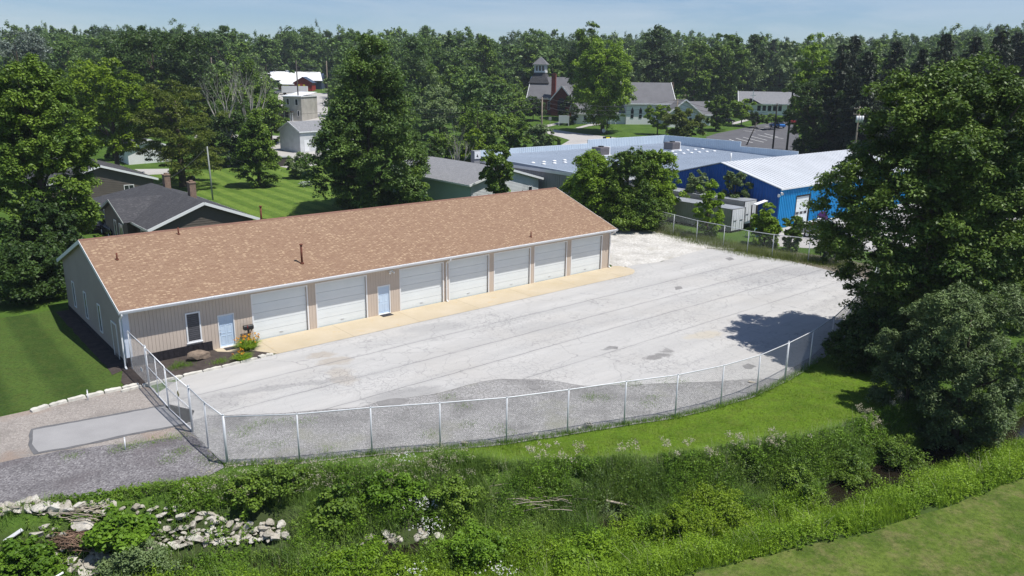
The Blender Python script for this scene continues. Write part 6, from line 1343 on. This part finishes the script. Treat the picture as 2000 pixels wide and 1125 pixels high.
def herbs(name, x, y, hgt, per, ls, mat, rng, label=None, wide=.25, asp=.45):
    n = len(x); idx = np.repeat(np.arange(n), per); N = n * per; q = rng.uniform(.15, 1, N) ** .8; th = rng.uniform(0, 6.283, N); rr = wide * hgt[idx] * rng.uniform(.2, 1, N) * (1.15 - .6 * q)
    ln = rng.normal(size=(n, 2)) * .12
    pos = np.stack([x[idx] + np.cos(th) * rr + ln[idx, 0] * q, y[idx] + np.sin(th) * rr + ln[idx, 1] * q, hz(x, y)[idx] + q * hgt[idx]], 1)
    nrm = np.stack([np.cos(th) * .5, np.sin(th) * .5, np.full(N, .9)], 1) + rng.normal(size=(N, 3)) * .4
    o = leaf_mesh(name, pos, nrm, ls * rng.uniform(.6, 1.4, N), asp, M[mat], rng=rng)
    if label: tag(o, label, 'vegetation', kind='stuff')
    return o
rg = np.random.default_rng(3)
def stony(x, y, yt, yc):                       # 1 where the riprap shows
    a = np.clip((yt - y) / np.maximum(yt - yc, .1), 0, 1); s = (x < -8.2) & (a > np.where(x < -13.5, .15, .33)) & (a < np.where(x < -13.5, .72, .66))
    s2 = (x > -7.0) & (x < -1.6) & (a > .62) & (a < .86); return s | s2
def veg(n, seedn, lo, hi, sc, place):
    x, y, yt, yc, ym = bank_pts(n, rg); k = vnoise(x + 50, y + 50, sc, seedn); m = (k > lo) & (k < hi) & place(x, y, yt, yc, ym); wet = (np.abs(y - yc) < 1.0) & (x > 14.0); st = stony(x, y, yt, yc) & (rg.uniform(size=n) < .88)
    m &= ~wet & ~st; return x[m], y[m], yt[m], yc[m]
taper = lambda x, y, yt: np.clip((yt - y) / 1.2 + .35, .35, 1) * np.where(x < -8.5, .6, 1.) * (.6 + .7 * vnoise(x + 70, y + 70, 1.0, 41))
# tall reed-like grass on the far bank, all along
x, y, yt, yc = veg(230000, 1, .3, 1, 1.6, lambda x, y, yt, yc, ym: (y > yc + .2) & ((x > -3) | (rg.uniform(size=len(x)) < .75)))
blades('tall_grass', x, y, rg.uniform(.5, 1.25, len(x)) * taper(x, y, yt), rg.uniform(.012, .03, len(x)), rg.uniform(.15, .9, len(x)), 'lf_grass', rg, 'tall green grass covering the creek bank', 3)
x, y, yt, yc = veg(170000, 2, .38, 1, 1.1, lambda x, y, yt, yc, ym: (y < yc + .6) & (y > ym - .35))
blades('tall_grass', x, y, rg.uniform(.35, .9, len(x)) * np.clip((y - np.interp(x, MWX, MWY)) / 1.3 + .45, .25, 1), rg.uniform(.012, .028, len(x)), rg.uniform(.1, .7, len(x)), 'lf_lime', rg, 'light green tall grass on the near side of the creek', 3)
x, y, yt, yc = veg(32000, 4, .36, 1, 1.4, lambda x, y, yt, yc, ym: (y > yc) & (x < 26))
herbs('leafy_weeds', x, y, rg.uniform(.35, .95, len(x)) * taper(x, y, yt), 22, .095, 'lf_weed', rg, 'leafy green weeds over the creek bank', .3)
x, y, yt, yc = veg(24000, 8, .38, 1, 1.2, lambda x, y, yt, yc, ym: (y > yc - .5))
herbs('dark_weeds', x, y, rg.uniform(.3, .8, len(x)) * taper(x, y, yt), 20, .085, 'lf_green', rg, 'darker green weeds over the creek bank', .3)
nearh = lambda x, y: (.35 + 1.0 * vnoise(x + 20, y + 20, .9, 31)) * np.clip((y - np.interp(x, MWX, MWY)) / 1.3 + .3, .3, 1)
x, y, yt, yc = veg(26000, 5, .3, 1, 1.3, lambda x, y, yt, yc, ym: (y < yc + .9) & (y > ym - .25))
herbs('lime_weeds', x, y, rg.uniform(.45, 1.05, len(x)) * nearh(x, y), 20, .085, 'lf_lime', rg, 'bright lime green weeds along the near side of the creek', .28)
x, y, yt, yc = veg(9000, 6, .5, 1, 1.0, lambda x, y, yt, yc, ym: (y > yc) & (yt - y < 2.6) & (x > -1)); x = x[:]; 
herbs('bank_scrub', x, y, rg.uniform(.3, .7, len(x)) * taper(x, y, yt), 16, .08, 'lf_sage', rg, 'grey-green weeds below the grass verge', .3)
x, y, yt, yc = veg(9000, 14, .5, 1, 1.0, lambda x, y, yt, yc, ym: (y > ym + .5))
blades('dead_stalks', x, y, rg.uniform(.6, 1.15, len(x)) * np.where(y > yc, taper(x, y, yt), 1.), rg.uniform(.01, .02, len(x)), rg.uniform(.1, .9, len(x)), 'lf_straw', rg, 'dead pale stalks standing among the bank weeds', 2)
# seed heads and dry stems along the top of the bank
x, y, yt, yc = veg(26000, 9, .46, 1, .9, lambda x, y, yt, yc, ym: (yt - y < .95) & (yt - y > -.1) & (x > -1))
blades('dry_grass_stems', x, y, rg.uniform(.5, 1.0, len(x)), rg.uniform(.008, .016, len(x)), rg.uniform(.1, .5, len(x)), 'lf_straw', rg, 'pale dry grass stems along the top of the bank', 2)
x = rg.uniform(0, 22, 150); yt_ = np.interp(x, TPX, TPY); y = yt_ - rg.uniform(.1, .9, 150); keep = vnoise(x + 9, y, .8, 12) > .42; x, y = x[keep], y[keep]; n = len(x); idx = np.repeat(np.arange(n), 34); zt_ = hz(x, y) + rg.uniform(.75, 1.05, n)
pos = np.stack([x[idx] + rg.normal(size=len(idx)) * .07, y[idx] + rg.normal(size=len(idx)) * .07, zt_[idx] + rg.normal(size=len(idx)) * .06], 1)
tag(leaf_mesh('seed_heads', pos, rg.normal(size=pos.shape) + np.array([0, -.3, 1]), np.full(len(idx), .055), .8, M['lf_straw'], rng=rg), 'fluffy pale seed heads over the bank grass', 'vegetation', kind='stuff')
x = rg.uniform(-13, -1.5, 260); y = np.interp(x, TPX, TPY) - rg.uniform(.1, 1.9, 260); idx = np.repeat(np.arange(260), 16); zt_ = hz(x, y) + rg.uniform(.5, .85, 260)
pos = np.stack([x[idx] + rg.normal(size=len(idx)) * .09, y[idx] + rg.normal(size=len(idx)) * .09, zt_[idx] + rg.normal(size=len(idx)) * .04], 1)
tag(leaf_mesh('seed_heads', pos, rg.normal(size=pos.shape) + np.array([0, -.3, 1]), np.full(len(idx), .045), .8, M['lf_straw'], rng=rg), 'pale umbel seed heads on the bank near the fence corner', 'vegetation', kind='stuff')
# white flowers
for px, py, n, l_ in ((828, 968, 60, 'cluster of white flowers high in the bank weeds'), (836, 996, 45, 'lower cluster of white flowers beneath the first'), (972, 1098, 40, 'white flowers beside the dark hollow in the near weeds'), (812, 1100, 22, 'small patch of white flowers near the bottom edge'), (785, 920, 24, 'white flowers near the foot of the front fence')):
    x0, y0 = P(px, py, -.1 if py < 1050 else -.6); nn = n; c = np.array([x0, y0, h1(x0, y0)]) + np.stack([rg.normal(size=nn) * .3, rg.normal(size=nn) * .2, rg.uniform(.5, .95, nn)], 1)
    tag(leaf_mesh('white_flowers', np.repeat(c, 4, 0) + rg.normal(size=(nn * 4, 3)) * .02, rg.normal(size=(nn * 4, 3)) * .4 + np.array([0, -.4, 1]), np.full(nn * 4, .038), .9, M['fl_white'], rng=rg), l_, 'flowers', kind='stuff')
# verge and lawn blades
x = rg.uniform(-6, 24, 170000); y = rg.uniform(29, 47, 170000); fy = np.interp(x, [p[0] for p in frontp], [p[1] for p in frontp]); m = (y < fy - .12) & (y > np.interp(x, TPX, TPY) - .2) & (rg.uniform(size=len(x)) < np.clip((vnoise(x, y, .5, 22) * .6 + vnoise(x, y, 1.8, 23) * .4 - .18) * 2.4, .05, 1)); x, y = x[m], y[m]
blades('verge_blades', x, y, rg.uniform(.05, .15, len(x)) * (.5 + vnoise(x, y, .7, 24)), rg.uniform(.016, .03, len(x)), rg.uniform(.2, 1.0, len(x)), 'lf_lawn', rg, 'short bright grass of the verge', 1)
x = rg.uniform(-2, 34, 200000); y = rg.uniform(18, 38, 200000); nv = vnoise(x, y, .45, 51) * .6 + vnoise(x, y, 1.7, 52) * .4; m = (y < np.interp(x, MWX, MWY) + .05) & (y > 22) & (rg.uniform(size=len(x)) < np.clip((nv - .3) * 1.5, .03, .55)); x, y, nv = x[m], y[m], nv[m]
blades('near_lawn_blades', x, y, rg.uniform(.04, .09, len(x)) * (.4 + 1.3 * nv), rg.uniform(.014, .024, len(x)), rg.uniform(.3, 1.2, len(x)), 'lf_lawn2', rg, 'short mown grass at the lower right', 1)
def tufts(name, pts, n, spread, hg, mat, label):
    c = np.array(pts); idx = rg.integers(0, len(c), n); x = c[idx, 0] + rg.normal(size=n) * spread; y = c[idx, 1] + rg.normal(size=n) * spread
    return blades(name, x, y, rg.uniform(.4, 1, n) * hg, rg.uniform(.015, .035, n), rg.uniform(.2, 1, n), mat, rg, label, 2)
fl = [(a[0] + (b[0] - a[0]) * q, a[1] + (b[1] - a[1]) * q) for a, b in zip(frontp, frontp[1:]) for q in np.linspace(0, 1, 9)]
tufts('fence_foot_grass', [p for p in fl if p[0] < 19], 9000, .13, .28, 'lf_weed', 'grass and weeds along the foot of the front fence')
tufts('yard_weeds', [P(a, b) for a, b in [(480, 838), (500, 832), (520, 826), (560, 822), (600, 822), (470, 850), (500, 868), (540, 870), (640, 880), (880, 775), (905, 795), (915, 830), (975, 838), (840, 850), (990, 850), (1150, 778), (1160, 775), (1185, 778), (1275, 778), (1240, 750), (1220, 752), (1300, 746), (1265, 790), (1330, 745)]], 3600, .28, .16, 'lf_weed', 'sparse weeds in the yard gravel')
tufts('drive_weeds', [P(a, b) for a, b in [(230, 878), (250, 873), (270, 868), (300, 863), (330, 857), (350, 853), (362, 880), (345, 885), (330, 900), (140, 892), (400, 895), (415, 905)]], 2600, .25, .14, 'lf_weed', 'thin weeds along the edge of the gravel drive')
tufts('bed_weeds', [P(a, b) for a, b in [(350, 716), (342, 720), (365, 714), (425, 709), (435, 706), (352, 712)]], 1500, .22, .22, 'lf_weed', 'grass tufts in the mulch bed')
bb = [(a[0] + (b[0] - a[0]) * q, a[1] + (b[1] - a[1]) * q) for a, b in zip(bf[:10], bf[1:10]) for q in np.linspace(0, 1, 12)]
tufts('back_fence_weeds', [(p[0] + .9, p[1] + .5) for p in bb], 15000, .85, .75, 'lf_olive', 'tall weeds behind the back fence')
tufts('back_fence_weeds', [(p[0] - .3, p[1] - .6) for p in bb[30:]], 5000, .6, .35, 'lf_olive', 'low dry weeds on the dirt before the back fence')
tufts('wall_weeds', [W(q, 15.3)[:2] for q in np.linspace(41, 47, 6)], 2500, .7, .6, 'lf_grass', 'weeds behind the tan-roofed building')
# daylilies
def lily(label, px, py, n, r, hgt, nf, seed):
    rng = np.random.default_rng(seed); x, y = P(px, py); root = thing('daylily_clump', label, 'plant', (x, y, .04), 0, None)
    th = rng.uniform(0, 6.283, n); rr = r * np.sqrt(rng.uniform(size=n)) * .6; bx, by = np.cos(th) * rr, np.sin(th) * rr; hh = hgt * rng.uniform(.6, 1, n); rows = []
    d = np.stack([np.cos(th + rng.normal(size=n) * .5), np.sin(th + rng.normal(size=n) * .5), np.zeros(n)], 1); side = np.stack([-d[:, 1], d[:, 0], d[:, 2]], 1); b = np.stack([bx, by, np.zeros(n)], 1)
    for q in (0, .3, .6, .85, 1): c = b + d * (hh * .75 * q ** 1.5)[:, None] + np.array([0, 0, 1.]) * (hh * (1.25 * q - .75 * q ** 2.6))[:, None]; w_ = .035 * (1 - .8 * q); rows += [c - side * w_ / 2, c + side * w_ / 2]
    v = np.stack(rows, 1).reshape(-1, 3); base = np.arange(n)[:, None] * 10; f = np.concatenate([base + np.array([2 * k, 2 * k + 1, 2 * k + 3, 2 * k + 2]) for k in range(4)], 0); mesh_np('leaves', v, f, M['lf_lime'], root)
    if nf:
        th = rng.uniform(0, 6.283, nf); rr = r * np.sqrt(rng.uniform(size=nf)); c = np.stack([np.cos(th) * rr, np.sin(th) * rr, hgt * rng.uniform(.75, 1.15, nf)], 1); idx = np.repeat(np.arange(nf), 6); o = sph(len(idx), rng) * .045
        leaf_mesh('blossoms', c[idx] + o, o * 10 + np.array([0, 0, .5]), np.full(len(idx), .11), .5, M['fl_orange'], root, rng=rng)
        mb = MB(); [mb.tube([(c[i, 0] * .6, c[i, 1] * .6, 0), tuple(c[i])], .006, 4, False) for i in range(nf)]; mb.build('stems', M['lf_lime'], root)
lily('orange-flowering daylilies by the mailbox, upper clump', 484, 682, 420, .75, .75, 46, 1); lily('daylily leaves with few orange flowers in front of the flowering clump', 474, 704, 330, .6, .55, 9, 2)

# ------------------------------------------------------------------ riprap stones, driftwood and rubbish on the bank
rocks = []
for k in range(7):
    me = rock_mesh(40 + k, 2); me.materials.append(M['rock']); rocks.append(me)
rr = random.Random(8); placed = []
def put_rock(px, py, s, i, z=-.5, label='pale limestone block in the riprap on the lower left bank', group='riprap stones on the lower left bank'):
    x, y = P(px, py, z)
    for _ in range(8): z = h1(x, y); x, y = P(px, py, z + .1)
    o = bpy.data.objects.new('riprap_stone', rocks[i % 7]); COL.objects.link(o); z = h1(x, y); flat = rr.uniform(.28, .6); o.location = (x, y, z + s * flat * .45 + .04)
    o.scale = (s * rr.uniform(.9, 1.5), s * rr.uniform(.7, 1.1), s * flat); o.rotation_euler = (rr.uniform(-.45, .45), rr.uniform(-.35, .35), rr.uniform(0, 6.28))
    if label.startswith('pale limestone'):
        sz = 'large' if s > .3 else ('middling' if s > .19 else 'small'); wh = 'in the heap at the left edge' if px < 100 else ('beside the dead root heap' if px < 200 else ('right of the broad-leaved sapling' if px < 380 else 'at the right end of the riprap')); label = f'{sz} pale limestone block {wh}'; group = f'{sz} riprap stones {wh}'
    tag(o, label, 'rock', group)
i = 0
for _ in range(4000):
    px, py = rr.uniform(-15, 560), rr.uniform(985, 1060); cy_ = 1022 + .01 * px if px > 160 else 1028
    half = 36 if px < 210 else (28 if px < 470 else 20)
    if abs(py - cy_) > half or i > 235: continue
    s = rr.uniform(.12, .42) if px < 220 else rr.uniform(.10, .30)
    if any((px - a) ** 2 + ((py - b) * 1.7) ** 2 < ((s + c) * 25) ** 2 for a, b, c in placed): continue
    placed.append((px, py, s)); put_rock(px, py, s, i); i += 1
for k, (px, py, s) in enumerate([(66, 978, .3), (85, 985, .16), (85, 997, .2), (205, 996, .26), (215, 1004, .2), (172, 1078, .35), (175, 1108, .45), (185, 1122, .4), (165, 1120, .4), (150, 1100, .3)]):
    put_rock(px, py, s, k, label='pale stone lying apart at the edge of the riprap heap', group='scattered pale stones round the riprap')
for k in range(16):
    px = rr.uniform(690, 875); py = 1052 + rr.uniform(-12, 14) - (px - 610) * .02; put_rock(px, py, rr.uniform(.14, .27), k, -.9, 'tan stone block of the low ledge under the central bank weeds', 'tan ledge stones in the bank centre')
def sticks(label, px, py, n, L_, spread, mat, seed, r=.012, cat='brush pile', name='brush_pile', dirx=None):
    rng = random.Random(seed); x, y = P(px, py, -.4); z = h1(x, y); mb = MB()
    for k in range(n):
        a = rng.uniform(0, 6.28) if dirx is None else dirx + rng.uniform(-.35, .35); b = Vector((rng.gauss(0, spread), rng.gauss(0, spread * .45), rng.uniform(.1, .45 if dirx is None else .6))); d = Vector((math.cos(a), math.sin(a) * .6, rng.uniform(-.35, .35))) * L_ * rng.uniform(.3, 1)
        mb.tube([b - d * .5, b + Vector((rng.uniform(-.05, .05), rng.uniform(-.05, .05), .05)), b + d * .5], r * rng.uniform(.5, 1.6), 5, False)
    o = mb.build(name, M[mat]); o.location = (x, y, z); tag(o, label, cat)
sticks('reddish brown heap of dead roots among the riprap', 150, 1040, 420, .9, .42, 'brown_brush', 3)
sticks('pale bleached branches on top of the riprap beside the root heap', 150, 1018, 22, 1.3, .5, 'driftwood', 4, .013, 'branches', 'bleached_branches', .1)
sticks('line of driftwood caught in the bank grass, centre right', 1035, 965, 34, 1.3, 1.0, 'driftwood', 5, .012, 'driftwood', 'driftwood', -.2)
sticks('single grey log lying in the bank grass right of the driftwood', 1228, 960, 1, 2.6, .05, 'driftwood', 6, .06, 'log', 'fallen_log', .0)
x, y = P(118, 1104, -.7); z = h1(x, y); mb = MB(); mb.tube([(0, 0, .45), (.2, .2, .55), (.5, .5, .65)], .04, 10); o = mb.build('plastic_pipe', M['white']); o.location = (x - .5, y - .4, z); tag(o, 'white plastic pipe sticking out of the weeds at the lower left', 'pipe')
x, y = P(28 + 0, 1046, -.5); z = h1(x, y); mb = MB(); mb.obox((0, 0, .1), (.4, .5, .3), .2, .03); o = mb.build('white_board', M['box_white']); o.location = (x - .2, y - .3, z); tag(o, 'white board lying on the stones at the lower left', 'board')
# individual bushes on the bank
BANK = [
 ('broad-leaved sapling growing out of the riprap', 232, 1040, 962, 66, 42, 'lf_weed', .17, .8), ('dark small-leaved bush at the bottom edge below the riprap', 270, 1120, 1062, 66, 78, 'lf_sage', .10, .5),
 ('leafy bush at the bottom left corner', 52, 1118, 1062, 60, 66, 'lf_weed', .15, .8), ('tall broad-leaved bush on the bank below the front fence', 655, 1000, 925, 50, 48, 'lf_green', .13, .7), ('big-leaved weed bush left of the white flowers', 770, 975, 905, 56, 44, 'lf_weed', .13, .6),
 ('broad-leaved clump right of the white flowers', 892, 985, 915, 52, 44, 'lf_green', .12, .6), ('dense bush over the dark hollow at the bottom centre', 935, 1100, 1005, 66, 62, 'lf_weed', .12, .5), ('yellow-green bush in the right half of the bank', 1400, 1030, 930, 88, 70, 'lf_yellow', .10, .5),
 ('yellow-green small bush left of the larger yellow-green one', 1310, 1050, 975, 48, 54, 'lf_yellow', .10, .5), ('dark leafy shrub at the upper bank by the verge', 1565, 905, 850, 40, 40, 'lf_green', .11, .5), ('lush green shrub above the creek mouth', 1745, 905, 818, 66, 52, 'lf_green', .12, .4), ('rounded green shrub left of the creek mouth', 1660, 930, 860, 56, 46, 'lf_green', .11, .4),
 ('dark weed bush near the fence corner', 500, 980, 930, 44, 40, 'lf_green', .12, .6), ('weed bush with pale heads below the fence corner', 555, 965, 905, 44, 40, 'lf_green', .10, .6), ('lime bush at the bottom edge centre right', 1150, 1118, 1060, 70, 66, 'lf_lime', .12, .5), ('lime bush at the bottom edge centre left', 700, 1122, 1075, 76, 66, 'lf_lime', .12, .5)]
for k, (l, px, pyb, pyt, hw, dep, mt, ls, asp) in enumerate(BANK):
    x, y = P(px, pyb, -.5)
    for _ in range(8): z = h1(x, y); x, y = P(px, pyb, z + .1)
    z = h1(x, y); zt = AT(px, y, pyt)[1]; zt = min(zt, z + 1.45); r = hw / F * math.hypot(y, 16)
    tree('bush', l, x, y, z, max(zt, z + .6), z + .05, r * 1.15, 'dome', mt, 70 + int(r * 40), 60, ls, 300 + k, cat='bush', asp=asp, csz=.3, tr=.03, amp=.25)

# ------------------------------------------------------------------ haze
hb = MB(); hb.box(-420, 420, -30, 640, -12, 62); hm = bpy.data.materials.new('haze_air'); hm.use_nodes = True; nt = hm.node_tree; nt.nodes.clear(); ho = nt.nodes.new('ShaderNodeOutputMaterial'); hv = nt.nodes.new('ShaderNodeVolumePrincipled')
hv.inputs['Color'].default_value = (.80, .90, 1, 1); hv.inputs['Density'].default_value = .0002; hv.inputs['Anisotropy'].default_value = .2; nt.links.new(hv.outputs[0], ho.inputs['Volume'])
USE_HAZE = True
if USE_HAZE: tag(hb.build('haze', hm), kind='stuff')
